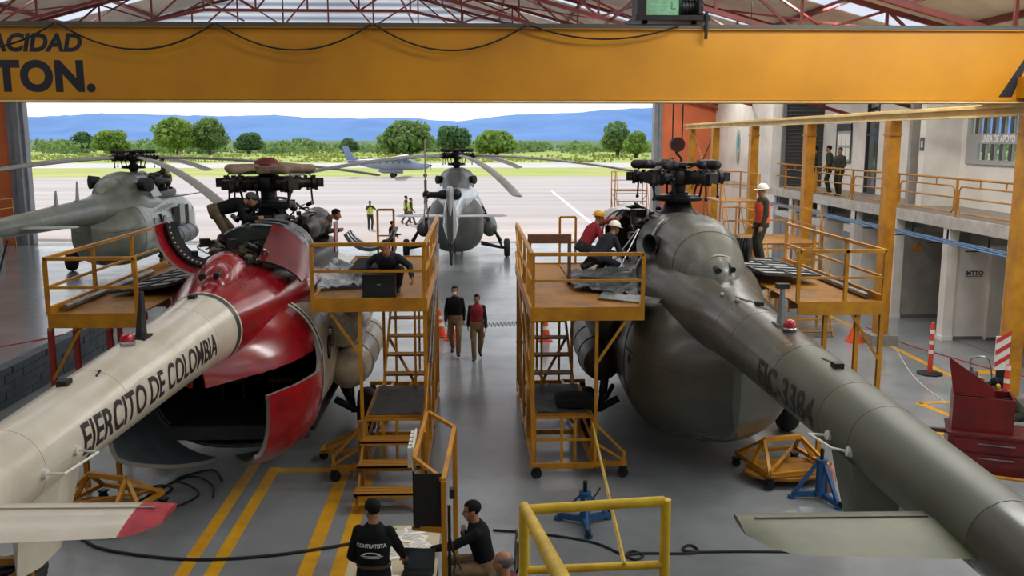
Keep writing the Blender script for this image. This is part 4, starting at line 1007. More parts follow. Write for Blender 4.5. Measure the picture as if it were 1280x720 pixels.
# ------------------------------------------------------------------ grey green helicopter, right foreground
GG = mat('heli_olive', (76, 76, 66), 0.32, var=0.28, scale=1.3, coat=.15, col2=(58, 59, 51), rvar=.08)
GG2 = mat('heli_olive_patch', (88, 93, 78), 0.45, var=0.15, scale=1.6, col2=(76, 82, 68))
GC = mat('heli_cowl_grey', (104, 106, 98), 0.36, var=0.22, scale=2, coat=.15, col2=(82, 84, 78))
STB = mat('heli_stab_green', (104, 107, 80), 0.5, var=0.22, scale=2.5, col2=(86, 90, 68))
def green_heli():
    t = empty('helicopter', (4.07, 18.2, 0), R(-1.9)); tag(t, 'dark olive grey helicopter with bare rotor head, tail towards the lower right', 'helicopter', 'helicopters')
    c = dict(body=GG, rear=GG, boom=GG, boom2=GG2, ringm=GG, bandm=GG, seam=mat('seam_dark', (66, 67, 60), .7), hub=DRK, grip=BLK, damper=BLK, stab=STB, stab_edge=mat('stab_edge', (96, 100, 78), .5, var=.2), tip=STB, tank=mat('tank_dark', (64, 63, 58), .4, var=.25, scale=3), cowl=GC, boom_seams=(-5.55, -6.35, -8.15, -9.6, -10.35), patch=True)
    fus, bo = mi_hull(t, c, opened=False)
    # registration on the left flank of the boom, stencilled
    m = MB(); P, F = text_geo('EJC-3384', .44, sx=.62, maxlen=.09, bold=.008, space=1.05); wd = max(p[0] for p in P); k = 1.85 / wd
    out = []
    for (u, v) in P:
        y = -7.6 - u * k; hw, zc, hh = boom_r(y); q = boom_pt(y, 1.62 - (v - .15) / hw, .005); out.append((-q.x, q.y, q.z))
    m.add(out, F); m.build('lettering', mat('stencil_dark', (36, 38, 35), .6, var=.3, scale=20), bo, smooth=0)
    stabilizer(t, -1, c, y0=-11.75, span=1.74, chord=.8, z=2.70); stabilizer(t, 1, c, y0=-11.75, span=1.74, chord=.8, z=2.70)
    tail_fin(t, c, False); gear(t, c, wx=1.9, wy=-1.5); tanks(t, c)
    MB().lathe([(.05, -1.7), (.28, -1.55), (.38, -1.1), (.4, -.4), (.35, .8), (.1, 1.2)], (-1.5, 0, 2.05), (0, 1, 0), 24).build('cabin_heater', c['tank'], t)
    dm = MB().bx(-1.3, -1.28, -3.9, -3.6, 1.2, 1.3); 
    cw = cowl(t, c, -4.05, -.15); arch_cover(t, c, GC, 3.66, .48)
    # exhausts: open black cone left, ribbed barrel right
    MB().lathe([(.06, 0), (.13, .1), (.18, .3), (.19, .32), (.15, .3), (.1, .12)], (-.58, -1.75, 3.62), (-.85, -.55, -.05), 22).build('exhaust_pipe', BLK, t)
    m = MB()
    for i in range(9): m.lathe([(.17, 0), (.225, .02), (.225, .05), (.17, .07)], (.62 + .045 * i, -1.5 - .02 * i, 3.48), (.9, -.4, 0), 22)
    m.cyl((.6, -1.5, 3.48), (1.02, -1.68, 3.48), .18, n=22); m.build('exhaust_barrel', DRK, t)
    # opened forward engine bay
    rng = random.Random(8)
    MB().loft([ring(y, sec(COWL, y)[0] * 1.02, 3.32, 2.8, 3.2, 24) for y in (-.3, .6, 1.8, 3)]).build('engine_deck', IRON, t)
    MB().lathe([(.6, 3.2), (.62, 3.7), (.44, 3.98), (.3, 4.1), (.22, 4.35)], n=26).build('main_gearbox', DRK, t)
    for s in (-1, 1):
        e = MB().lathe([(.2, .4), (.3, .6), (.33, 1.4), (.3, 1.8), (.36, 2.0), (.38, 2.6), (.1, 2.9)], (s * .5, 0, 3.66), (0, 1, 0), 22); e.build('engine', BLK, t)
    machinery(t, 'accessory', rng, -.9, -.2, -.3, 1.2, 3.35, 4.05, 40, [DRK, IRON, STEEL], 14)
    for (x, y, r_) in ((-.62, 1.9, .5), (-.95, 1.2, .46)):
        m = MB(); m.cur = (0, 1, 2); G = []
        for i in range(13):
            a = R(-100) + R(190) * i / 12; G.append([V((x + (r_ + .08 * v) * math.sin(a), y + .75 * v - .3, 3.55 + (r_ + .02) * math.cos(a))) for v in [j / 4 for j in range(5)]])
        m.shell(G, .035); m.build('engine_cowling_half', [mat('cowl_pale', (190, 190, 184), .35, var=.2, scale=4), VOID, STEEL], t, smooth=50)
        MB().lathe([(.05, 0), (r_ * .7, .02), (r_ * .75, .1), (r_ * .4, .3)], (x, y + .05, 3.5), (0, 1, 0), 22).build('intake_ring', VOID, t)
    # pale access panels hanging open on the left
    m = MB().prism([(0, 0), (.34, .05), (.5, .92), (.16, .88)], (-1.08, -1.6, 3.12), (.42, .85, .1), (.42, 0, .9), .025); m.build('open_panel', mat('panel_pale', (176, 178, 176), .45, var=.2, scale=6), t, smooth=0)
    m = MB().prism([(0, 0), (.42, .05), (.5, .8), (.1, .85)], (-1.5, -.2, 3.08), (.3, .95, 0), (.25, 0, .95), .025); m.build('open_panel', MC['panel_pale'], t, smooth=0)
    MB().cyl((-1.45, -.9, 3.05), (-.85, -.5, 3.75), .015).cyl((-1.3, -1.2, 3.05), (-.85, -.6, 3.75), .015).build('panel_stay', STEEL, t)
    # roof shoulders where the decks open
    rotor_head(t, 4.73, c, .18, True, None)
    # boom fittings
    antenna_fin(t, boom_pt(-7.05, .03), mat('antenna_grey', (128, 138, 140), .5, var=.1), .46, .05, base=mat('antenna_base', (96, 98, 92), .5), top=mat('antenna_cap', (44, 34, 32), .6))
    beacon(t, boom_pt(-7.42, .0)); 
    for y, a in ((-5.9, .1), (-9.05, .0)): q = boom_pt(y, a); MB().bx(q.x - .05, q.x + .05, y - .06, y + .06, q.z - .01, q.z + .05).build('light_block', BLK, t, smooth=0)
    m = MB()
    for y, a, l in ((-5.3, -.25, .35), (-6.0, .1, .2), (-8.7, -.1, .2), (-5.6, -.05, .18)): m.tube([boom_pt(y - l * k / 4, a + .04 * k, .006) for k in range(5)], .012, 5)
    for y, a in ((-5.0, -.5), (-5.55, -.35)): m.ell(boom_pt(y, a, .02), .035, nu=10, nv=8)
    m.build('skin_fitting', mat('fitting_pale', (150, 150, 138), .5), t)
    a = boom_pt(-10.4, -1.74); b_ = boom_pt(-9.9, -1.76); grab_handle(t, [a, a + V((-.16, .02, .03)), b_ + V((-.2, -.02, .02)), b_], WHT)
    m = MB().loft([[V((sx * w, y0 + dy, z)) for sx, dy in ((-1, -.15), (0, -.4), (1, -.15), (1, .4), (0, .75), (-1, .4))] for w, y0, z in ((.34, -10.3, 2.6), (.26, -10.3, 2.25), (.2, -10.35, 1.95))]); m.build('belly_fairing', GG2, t, smooth=45)
    MB().prism([(0, 0), (.1, .03), (.09, .14), (.03, .17), (-.04, .1)], (-1.36, -3.3, 1.75), (0, -1, 0), (0, 0, 1), .03).build('door_latch', BLK, t, smooth=0)
green_heli()
# ------------------------------------------------------------------ middle helicopter, tail on to us by the door
MG = mat('heli_grey', (170, 176, 180), 0.22, var=0.25, scale=1.1, coat=.4, col2=(150, 156, 160))
MGD = mat('heli_grey_dark', (78, 80, 76), 0.4, var=.2, scale=2)
BLD = mat('blade_grey', (140, 138, 132), .45, var=.15, scale=1)
BLDD = mat('blade_dark', (84, 80, 74), .5, var=.15, scale=1)
def middle_heli():
    t = empty('helicopter', (-.78, 44.2, 0)); tag(t, 'grey helicopter standing in the doorway with its tail straight towards us', 'helicopter', 'helicopters')
    c = dict(body=MG, rear=MGD, boom=MG, boom2=MG, ringm=MG, bandm=MGD, seam=mat('seam_mid', (70, 72, 70), .7), hub=DRK, grip=DRK, damper=BLK, stab=MG, stab_edge=MG, tip=MG, tank=MGD, cowl=MGD, blade=BLD, fin_dark=MGD)
    mi_hull(t, c); cowl(t, c, -4.05, 3.1, 'engine_cowling'); t.scale = (.88, 1, 1); gear(t, c, wx=2.66, wy=-1.5); tanks(t, c, x=1.75)
    stabilizer(t, -1, c, y0=-10.6, span=2.27, chord=.7, z=2.7); stabilizer(t, 1, c, y0=-10.6, span=2.27, chord=.7, z=2.7); tail_fin(t, c, True)
    for s in (-1, 1): MB().lathe([(.08, 0), (.16, .1), (.2, .4), (.16, .42)], (s * .66, -1.6, 3.6), (s * .8, -.6, 0), 18).build('exhaust_pipe', BLK, t)
    bl = []
    for k, (az, droop) in enumerate(((R(-4), .9), (R(-75), 1.3), (R(-148), 1.0), (R(140), .9), (R(68), .9))): bl.append((az, droop, 0.0))
    rotor_head(t, 4.66, c, R(-4), True, None, blades=bl)
middle_heli()
# ------------------------------------------------------------------ left far helicopter
LG = mat('heli_field_grey', (118, 122, 108), 0.36, var=0.3, scale=0.9, coat=.15, col2=(88, 92, 80))
LG2 = mat('heli_field_light', (148, 152, 142), 0.32, var=0.25, scale=0.8, coat=.2, col2=(120, 124, 114))
def left_heli():
    t = empty('helicopter', (-14.5, 40.3, 0), R(.6)); tag(t, 'camouflage grey helicopter at far left with drooping blades and open engine panels', 'helicopter', 'helicopters')
    c = dict(body=LG2, rear=LG, boom=LG, boom2=LG, ringm=LG, bandm=LG, seam=mat('seam_left', (58, 60, 54), .7), hub=DRK, grip=DRK, damper=BLK, stab=LG2, stab_edge=LG2, tip=LG2, tank=MGD, cowl=LG, blade=BLD, fin_dark=MGD)
    mi_hull(t, c); cowl(t, c, -4.05, -.2); gear(t, c, wx=2.25, wy=-1.5); tanks(t, c, y0=-.9, y1=2.4)
    stabilizer(t, -1, c, y0=-10.6, span=1.9, chord=.7, z=2.7); stabilizer(t, 1, c, y0=-10.6, span=1.9, chord=.7, z=2.7); tail_fin(t, c, True)
    rng = random.Random(5); MB().loft([ring(y, sec(COWL, y)[0], 3.3, 2.8, 3, 20) for y in (-.3, 1.5, 3)]).build('engine_deck', IRON, t)
    for s in (-1, 1): MB().lathe([(.2, .4), (.34, .7), (.3, 1.8), (.36, 2.4), (.1, 2.9)], (s * .5, 0, 3.66), (0, 1, 0), 18).build('engine', IRON, t)
    machinery(t, 'accessory', rng, -.3, 1.2, .2, 2.6, 3.3, 3.9, 40, [DRK, IRON], 8)
    MB().prism([(0, 0), (1.1, 0), (1.0, .75), (.1, .85)], (1.15, -1.3, 3.05), (0, 1, 0), (-.45, 0, .9), .03).build('open_panel', LG2, t, smooth=0)
    for k in range(2): MB().prism([(0, 0), (.9, 0), (.9, .9), (0, .7)], (1.3, .6 + k, 2.95), (0, 1, 0), (.95, 0, .12), .03).build('deck_panel', MGD, t, smooth=0)
    # cabin door and window openings on the right side
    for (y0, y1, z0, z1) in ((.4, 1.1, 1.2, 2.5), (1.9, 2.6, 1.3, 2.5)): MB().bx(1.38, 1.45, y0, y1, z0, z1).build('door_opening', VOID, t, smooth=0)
    MB().bx(1.42, 1.5, 1.15, 1.85, 1.1, 2.6).build('sliding_door', LG2, t, smooth=0)
    MB().lathe([(.1, 0), (.22, .1), (.28, .5), (.22, .52)], (-.75, -1.6, 3.7), (-.8, -.6, 0), 18).build('exhaust_pipe', BLK, t)
    MB().lathe([(.1, 0), (.26, .1), (.3, .5), (.26, .52)], (.75, -1.6, 3.6), (.9, -.4, 0), 18).build('exhaust_pipe', BLK, t)
    for y, h in ((-6.0, .7), (-7.8, .5)): antenna_fin(t, boom_pt(y, 0), LG2, h, .1)
    bl = [(az - R(.6), dr, 0) for az, dr in ((R(-55), 1.5), (R(17), .9), (R(89), .9), (R(161), 1.2), (R(233), 1.3))]
    rotor_head(t, 4.66, c, R(-59), True, None, blades=bl)
left_heli()
# ------------------------------------------------------------------ yellow maintenance stands
GRATE = stripes('tread_grating', (170, 116, 30), (96, 66, 20), 16, axis=1, duty=.62)
MATB = mat('black_mat', (66, 68, 70), .55, var=.4, scale=5, bump=.4)
def caster(parent, x, y, r=.09):
    m = MB().box((x, y, r * 2.1), (.12, .12, .03)).bar((x, y - .05, r), (x, y - .05, r * 2.1), .05, .01).bar((x, y + .05, r), (x, y + .05, r * 2.1), .05, .01)
    o = m.build('caster', DRK, parent, smooth=0); MB().lathe([(.02, -.025), (r, -.025), (r, .025), (.02, .025)], (x, y, r), (0, 1, 0), 18).build('caster_wheel', TYRE, o)
def work_stand(label, sx, x_aisle, zd, lower_steps, mat_pad):
    """sx +1: deck reaches to +x from the aisle side. local x grows from the aisle side to the helicopter"""
    t = empty('work_stand', (x_aisle, 14.3, 0)); tag(t, label, 'work platform', 'rolling work stands')
    X = lambda v: sx * v
    w = .05
    # frame: uprights
    U = MB()
    for y in (0.03, 1.3, 2.6, 3.9, 5.15): U.bar((X(.02), y, .2), (X(.02), y, zd + .86), w)
    for y in (.03, 2.6, 5.15): U.bar((X(1.04 if y < 1 else .92), y, .2), (X(1.04 if y < 1 else .92), y, zd - .2), w)
    for y in (1.95, 3.2): U.bar((X(.3), y, 1.05), (X(.3), y, zd - .2), w * .8)
    for k in range(len(U.v) // 8): q = MB(); q.add(U.v[8 * k:8 * k + 8], U.f[:6]); q.build('upright', YEL, t, smooth=0)
    # base frame with outrigger
    b = MB()
    for x in (.02, 1.0): b.bar((X(x), 0, .22), (X(x), 5.2, .22), .06, .09)
    for y in (.0, 1.75, 3.5, 5.2): b.bar((X(0), y, .22), (X(1.02), y, .22), .06, .09)
    b.bar((X(1.0), 0, .24), (X(1.56), .02, .24), .05, .08); b.bar((X(1.04), .0, .92), (X(1.52), .02, .42), .04); b.bar((X(1.52), .02, .24), (X(1.52), .02, .45), .05); b.bar((X(1.04), .0, .6), (X(1.56), .02, .26), .04)
    b.bar((X(1.0), 5.2, .24), (X(1.5), 5.2, .24), .05, .08)
    b.bar((X(1.1), .3, .05), (X(1.1), .3, .3), .04); b.bar((X(1.2), .05, .06), (X(1.2), .05, .3), .035)
    b.build('base_frame', YEL, t, smooth=0)
    for x, y in ((.08, .02), (1.5, .02), (.08, 2.6), (.08, 5.1), (1.44, 5.18)): caster(t, X(x), y)
    # lower platform box
    p = MB().bx(X(.08), X(.98), .12, 2.0, 1.0, 1.05); p.build('lower_platform', YELD, t, smooth=0)
    f = MB()
    for z in (.62, 1.0):
        f.bar((X(.06), .12, z), (X(1.0), .12, z), .04); f.bar((X(.06), 2.0, z), (X(1.0), 2.0, z), .04)
        for x in (.06, 1.0): f.bar((X(x), .12, z), (X(x), 2.0, z), .04)
    for x, y in ((.06, .12), (.5, .12), (1.0, .12), (.06, 2.0), (1.0, 2.0), (.72, .14)): f.bar((X(x), y, .24), (X(x), y, 1.0), .045)
    f.build('platform_frame', YEL, t, smooth=0)
    pd = MB(); n = 8; zz = lambda i, j: 1.058 + .012 * math.sin(i * 1.7 + j * .9) + .006 * math.sin(j * 2.3)
    G = [[V((X(.1 + .84 * i / n), .2 + 1.72 * j / n, zz(i, j))) for j in range(n + 1)] for i in range(n + 1)]
    if sx < 0: G.reverse()
    pd.shell(G, -.012); pd.build('rubber_mat', MATB, t)
    # upper flight of treads up to the opening
    n = 7; s = MB()
    for x in (.1, .88): s.bar((X(x), 1.9, 1.05), (X(x), 4.9, zd - .02), .035, .12)
    s.build('stair_stringer', YEL, t, smooth=0)
    for i in range(n):
        u = (i + .5) / n; MB().bx(X(.12), X(.86), 1.95 + 2.95 * u - .1, 1.95 + 2.95 * u + .14, 1.08 + (zd - 1.14) * u, 1.11 + (zd - 1.14) * u).build('tread', GRATE, t, smooth=0)
    # diagonal braces
    d = MB(); d.bar((X(1.02), .03, zd - .95), (X(1.5), .03, zd - .22), .04); d.bar((X(.95), 5.1, zd - .95), (X(1.5), 5.1, zd - .22), .04)
    d.bar((X(.02), 2.7, .3), (X(.02), 3.8, 1.2), .035); d.bar((X(.3), 2.0, 1.06), (X(.9), 3.2, 1.7), .04); d.bar((X(.9), 2.0, .3), (X(.3), 3.3, 1.0), .04)
    for k in range(len(d.v) // 8): q = MB(); q.add(d.v[8 * k:8 * k + 8], d.f[:6]); q.build('brace', YEL, t, smooth=0)
    # deck with stair opening at the far aisle corner
    W = 1.76
    k = MB().bx(X(0), X(W), 0, 3.0, zd - .02, zd).bx(X(.9), X(W), 3.0, 5.2, zd - .02, zd); k.build('deck', YELD, t, smooth=0)
    k = MB().bx(X(.05), X(.88), 3.0, 5.18, zd - .03, zd - .005); k.build('deck_grating', GRATE, t, smooth=0)
    fa = MB().bx(X(0), X(W), -.03, 0, zd - .2, zd + .02).bx(X(0), X(W), 5.2, 5.23, zd - .2, zd + .02).bx(X(-.03), X(0), -.03, 5.23, zd - .2, zd + .02).bx(X(W), X(W + .03), -.03, 1.0, zd - .2, zd + .02)
    fa.build('deck_fascia', YEL, t, smooth=0)
    j = MB()
    for y in (1.0, 2.0, 3.0, 4.1): j.bar((X(0), y, zd - .1), (X(W), y, zd - .1), .05, .12)
    [MB().add(j.v[8 * k:8 * k + 8], j.f[:6]).build('deck_beam', YELD, t, smooth=0) for k in range(len(j.v) // 8)]
    # guard rails
    r = MB()
    for z, q in ((.86, .055), (.44, .04)):
        r.bar((X(.0), 0, zd + z), (X(.0), 5.2, zd + z), q); r.bar((X(0), 0, zd + z), (X(W), 0, zd + z), q)
    r.bar((X(W), 0, zd - .1), (X(W), 0, zd + .86), .055)
    r.build('guard_rail', YEL, t, smooth=0)
    r = MB(); r.bar((X(.92), 5.2, zd), (X(.92), 5.2, zd + 1.0), .045); r.bar((X(1.26), 5.2, zd), (X(1.26), 5.2, zd + 1.0), .045); r.bar((X(.92), 5.2, zd + 1.0), (X(1.26), 5.2, zd + 1.0), .045); r.bar((X(.92), 5.2, zd + .45), (X(1.26), 5.2, zd + .45), .03)
    r.build('end_gate', YEL, t, smooth=0)
    for i in range(5):
        y = .5 + i * 1.05; MB().bar((X(.02), y, .3), (X(.02), y, zd + .84), .03).build('baluster', YEL, t, smooth=0)
    # slanting hand rails on the aisle side (bare tube)
    h = MB()
    h.tube([(X(-.03), .1, 1.95), (X(-.03), 4.9, zd + .84)], .02, 8); h.tube([(X(-.03), .3, 1.4), (X(-.03), 4.9, zd + .3)], .02, 8)
    h.build('hand_rail', STEEL if lower_steps else YEL, t)
    if lower_steps:
        q = MB()
        for x in (.1, 1.0):
            q.bar((X(x), -1.3, .05), (X(x), .1, 1.02), .03, .08); q.bar((X(x), -1.28, 0), (X(x), -1.28, .3), .04); 
        q.bar((X(.1), -1.28, .02), (X(.55), -1.28, .28), .02); q.bar((X(1.0), -1.28, .02), (X(.55), -1.28, .28), .02); q.bar((X(.08), -.3, .0), (X(.08), -.3, .9), .07); q.bar((X(1.04), -.25, .0), (X(1.04), -.25, 1.1), .08)
        q.build('step_frame', YELD, t, smooth=0)
        for z, y0, y1 in ((.3, -1.3, -.98), (.55, -.82, -.5), (.8, -.4, -.08)): MB().bx(X(.06), X(1.04), y0, y1, z - .03, z).bx(X(.06), X(1.04), y0, y0 + .02, z - .06, z + .01).build('step', GRATE, t, smooth=0)
        # handrail of the lower steps
        h = MB().bar((X(.02), .0, 1.0), (X(.02), -.02, 1.9), .04); h.tube([(X(0), -.9, 1.1), (X(0), 1.6, 2.3)], .018, 8); h.build('step_rail', YEL, t)
    if mat_pad:
        m = MB(); m.cap((X(.66), .5, 1.16), (X(1.0), .55, 1.16), .1); P = m.v; m.v = [(p[0] * 1.0, .45 + (p[1] - .5) * 1.9, 1.065 + (p[2] - 1.06) * .9) for p in P]
    return t
sa = work_stand('yellow rolling work stand against the left flank of the olive helicopter', 1, .92, 2.83, False, False)
sb = work_stand('yellow rolling stair stand with lower steps beside the white and red helicopter', -1, -.76, 3.0, True, False)
# channel laid across the rail of the right stand, tool bags on its lower platform
o = MB().bx(.99, 1.78, 16.6, 16.75, 3.60, 3.76).bx(.99, 1.05, 16.6, 16.7, 2.83, 3.60).bx(1.72, 1.78, 16.6, 16.7, 2.83, 3.60).build('tool_bench', mat('bench_brown', (110, 70, 46), .55, var=.2, scale=4), smooth=0); tag(o, 'narrow brown bench top standing on the deck of the right stand', 'bench')
m = MB().loft([[V((1.68 + x * .3 * k, 14.85 + y * .26 * k, z)) for x, y in ((-1, -.8), (0, -1), (1, -.8), (1.05, 0), (1, .8), (0, 1), (-1, .8), (-1.05, 0))] for z, k in ((1.075, .9), (1.1, 1.05), (1.18, 1.08), (1.24, .95), (1.27, .7))])
o = m.build('tool_bag', BLKCLOTH); tag(o, 'soft black bag lying on the lower platform of the right stand', 'bag')
def dock(label, x0, x1, y0, y1, zd, inner, rails, red=True):
    """fixed docking platform on tall legs; inner = x of the side next to the helicopter"""
    t = empty('docking_platform', ((x0 + x1) / 2, y0, 0)); tag(t, label, 'work platform', 'docking platforms')
    a, b = x0 - (x0 + x1) / 2, x1 - (x0 + x1) / 2; L = y1 - y0
    MB().bx(a, b, 0, L, zd - .02, zd).build('deck', YELD, t, smooth=0)
    f = MB().bx(a, b, -.03, 0, zd - .2, zd + .03).bx(a, b, L, L + .03, zd - .2, zd + .03); xo = a if inner > (x0 + x1) / 2 else b
    f.bx(xo - .02, xo + .02, 0, L, zd - .2, zd + .12); f.build('deck_fascia', YEL, t, smooth=0)
    j = MB()
    for i in range(5): j.bar((a, .4 + i * (L - .8) / 4, zd - .1), (b, .4 + i * (L - .8) / 4, zd - .1), .05, .12)
    [MB().add(j.v[8 * k:8 * k + 8], j.f[:6]).build('deck_beam', YELD, t, smooth=0) for k in range(len(j.v) // 8)]
    RED = mat('leg_red', (150, 44, 40), .45, var=.2, scale=5)
    for (x, y) in ((xo, 0.02), (xo, L / 2), (xo, L), (xo * .45, .05), (-xo * .3, .06), (xo * .8, L)):
        m = MB().bar((x, y, 0), (x, y, zd - .2), .07)
        if red: m.m(1).bar((x, y, zd - 1.1), (x, y, zd - .25), .075)
        m.build('leg', [YEL, RED], t, smooth=0)
    m = MB(); m.bar((xo, 0, zd - 1.0), (xo * .3, 0.02, zd - .2), .04); m.bar((xo, .1, .3), (xo, L / 2, 1.4), .05); m.bar((xo, L, .3), (xo, L / 2, 1.4), .05)
    for k in range(3): q = MB(); q.add(m.v[8 * k:8 * k + 8], m.f[:6]); q.build('brace', YEL, t, smooth=0)
    r = MB(); xi = -xo
    for z, q in ((.86, .055), (.42, .04)):
        r.bar((xo, 0, zd + z), (xo, L, zd + z), q); r.bar((xo, 0, zd + z), (xi, 0, zd + z), q)
    r.build('guard_rail', YEL, t, smooth=0)
    for (x, y) in ((xo, 0), (xo, L * .33), (xo, L * .66), (xo, L), (xi, 0), (xo * .1, 0)):
        if rails or (x, y) != (xo * .1, 0): MB().bar((x, y, zd), (x, y, zd + .88), .055).build('rail_post', YEL, t, smooth=0)
    MB().cyl((xo * .82, .3, zd + .06), (xo * .82, L - 1.2, zd + .06), .05, n=10).build('kick_tube', STEEL, t)
    return t
dock('long yellow docking platform left of the white and red helicopter', -6.45, -5.12, 14.0, 19.4, 2.84, -5.12, False)
dock('yellow docking platform right of the olive helicopter, beside a column', 5.34, 6.78, 14.75, 19.6, 2.80, 5.34, True, red=False)
# folding deck panels of the helicopters lying open on the platforms
def hatch(label, o, u, v, w, l, cells, th=.05, name='open_hatch'):
    """ribbed inner side of an opened deck panel"""
    u, v = V(u).normalized(), V(v).normalized(); o = V(o); n = u.cross(v)
    m = MB(); m.cur = 0; m.prism([(0, 0), (w, 0), (w, l), (0, l)], o, u, v, .02); t = m.build(name, mat('hatch_pale', (168, 170, 166), .4, var=.25, scale=4), smooth=0); tag(t, label, 'hatch')
    r = MB()
    for i in range(cells + 1):
        p = o + v * (l * i / cells) + n * .02; r.bar(p, p + u * w, .05, th, up=n)
    for k in (0, .5, 1): r.bar(o + u * w * k + n * .02, o + u * w * k + v * l + n * .02, .05, th, up=n)
    r.build('stiffener', MATB, t, smooth=0)
    return t
hatch('ribbed black hatch folded onto the left docking platform', (-6.12, 15.6, 2.9), (1, 0, .12), (0.1, 1, 0), .95, 2.6, 5)
hatch('ribbed grey hatch folded onto the right docking platform', (5.36, 16.6, 3.0), (1, 0, -.05), (-.05, 1, 0), 1.05, 2.4, 6)
def cowl_piece(label, o, rz, rad, a0, a1, L, colr, name='loose_cowling', tilt=0):
    t = MB(); t.cur = (0, 1, 1); G = curved_panel(rad, a0, a1, 0, L); M = Mx.Translation(V(o)) @ Mx.Rotation(rz, 4, 'Z') @ Mx.Rotation(tilt, 4, 'X')
    G = [[M @ p for p in r] for r in G]; t.shell(G, .03); o_ = t.build(name, [colr, SLATE], smooth=50); tag(o_, label, 'cowling')
    rb = MB()
    for y in (.1, L * .5, L - .1): rb.tube([M @ V(((rad - .05) * math.sin(a0 + (a1 - a0) * i / 12), y, (rad - .05) * math.cos(a0 + (a1 - a0) * i / 12))) for i in range(13)], .022, 6)
    rb.build('cowling_rib', STEEL, o_)
    return o_
SHEET = mat('crumpled_plastic', (150, 158, 160), .2, var=.5, scale=4, bump=.6, coat=.4, col2=(70, 76, 78))
cowl_piece('curved grey cowling propped behind the man on the left stand', (-1.93, 17.0, 3.92), 0, .5, R(104), R(248), .8, mat('cowl_mid', (120, 124, 122), .4, var=.3, scale=4))
def sheet(label, pts, seed, name='plastic_sheet', ma=None, th=.015):
    """crumpled covering draped over parts"""
    rng = random.Random(seed); (a, b, c, d) = [V(p) for p in pts]; n = 12; G = []
    for i in range(n + 1):
        G.append([a.lerp(b, i / n).lerp(d.lerp(c, i / n), j / n) + V((rng.uniform(-.03, .03), rng.uniform(-.03, .03), rng.uniform(-.05, .05))) for j in range(n + 1)])
    m = MB(); m.shell(G, th); o = m.build(name, ma or SHEET, smooth=60); tag(o, label, 'sheet'); return o
sheet('crumpled grey plastic sheet over parts on the left stand deck', [(-2.55, 15.0, 3.1), (-1.7, 15.3, 3.08), (-1.6, 17.2, 3.12), (-2.6, 16.8, 3.3)], 4)
o = MB().prism([(0, 0), (.55, .08), (.62, .5), (.1, .46)], (-2.15, 15.9, 3.2), (1, 0, 0), (0, 1, .3), .05).build('black_tray', BLK, smooth=0); tag(o, 'flat black tray on the plastic sheet of the left stand', 'tray')
sheet('open dark deck panel and torn foil by the olive helicopter', [(1.75, 15.9, 2.92), (2.75, 15.2, 2.9), (3.05, 17.0, 3.15), (1.75, 17.6, 2.95)], 9, 'deck_foil', mat('dark_foil', (92, 98, 96), .3, var=.6, scale=6, bump=.6, col2=(36, 38, 38)))
m = MB().prism([(0, 0), (.9, -.5), (1.05, -.1), (.25, .75)], (2.05, 15.0, 2.84), (1, 0, 0), (0, 1, .03), .03); o = m.build('skin_sheet', mat('panel_steel', (138, 142, 140), .3, metal=.5, var=.4, scale=5), smooth=0); tag(o, 'bare metal panel hanging over the deck edge beside the olive helicopter', 'panel')
m = MB().cyl((1.9, 16.2, 3.02), (2.75, 15.85, 3.02), .035, n=10); o = m.build('support_strut', BLK); tag(o, 'black strut lying across the deck foil', 'strut')
# far yellow stands between the olive helicopter and the offices
def ladder_stand(label, x, y, w, zd, L):
    t = empty('ladder_stand', (x, y, 0)); tag(t, label, 'work platform', 'far ladder stands')
    for sx in (-w / 2, w / 2):
        for sy in (0, L): MB().bar((sx, sy, .02), (sx, sy, zd + .9), .045).build('leg', YEL, t, smooth=0)
    MB().bx(-w / 2, w / 2, 0, L, zd - .05, zd).build('deck', YELD, t, smooth=0)
    r = MB()
    for z in (.45, .9):
        for sx in (-w / 2, w / 2): r.bar((sx, 0, zd + z), (sx, L, zd + z), .035)
        r.bar((-w / 2, L, zd + z), (w / 2, L, zd + z), .035)
    r.build('guard_rail', YEL, t, smooth=0)
    s = MB()
    for sx in (-w / 2 + .05, w / 2 - .05): s.bar((sx, -zd * .55, .05), (sx, 0, zd), .03, .08); s.tube([(sx, -zd * .55, .95), (sx, 0, zd + .9)], .018, 6)
    s.build('stringer', YEL, t, smooth=0)
    for i in range(8): u = (i + .5) / 8; MB().bx(-w / 2 + .06, w / 2 - .06, -zd * .55 * (1 - u) - .1, -zd * .55 * (1 - u) + .1, zd * u, zd * u + .03).build('tread', GRATE, t, smooth=0)
    d = MB(); d.bar((-w / 2, 0, .4), (w / 2, 0, zd - .2), .03); d.bar((w / 2, L, .4), (-w / 2, L, zd - .2), .03); d.bar((-w / 2, 0, .5), (-w / 2, L, zd - .2), .03); d.bar((w / 2, 0, .5), (w / 2, L, zd - .2), .03); [MB().add(d.v[8 * k:8 * k + 8], d.f[:6]).build('brace', YEL, t, smooth=0) for k in range(4)]
ladder_stand('tall yellow ladder stand behind the engine of the olive helicopter', 8.9, 30.5, 1.3, 3.4, 2.2)
ladder_stand('low yellow ladder stand right of the taller one by the far columns', 9.1, 26.0, 1.8, 2.5, 2.4)
ladder_stand('yellow ladder stand in the doorway by the right jamb', 7.9, 46.0, 1.6, 2.9, 1.2)
ladder_stand('small yellow stand at the left edge by the orange wall', -23.2, 44.0, 1.6, 1.7, 1.8)
o = MB().bx(-22.8, -22.0, 43.2, 43.8, 0, .9).bx(-22.75, -22.05, 43.25, 43.75, .9, 1.0).build('ground_cart', mat('cart_green', (110, 124, 104), .5, var=.2, scale=3), smooth=0); tag(o, 'small green box cart at far left by the door pillar', 'cart')
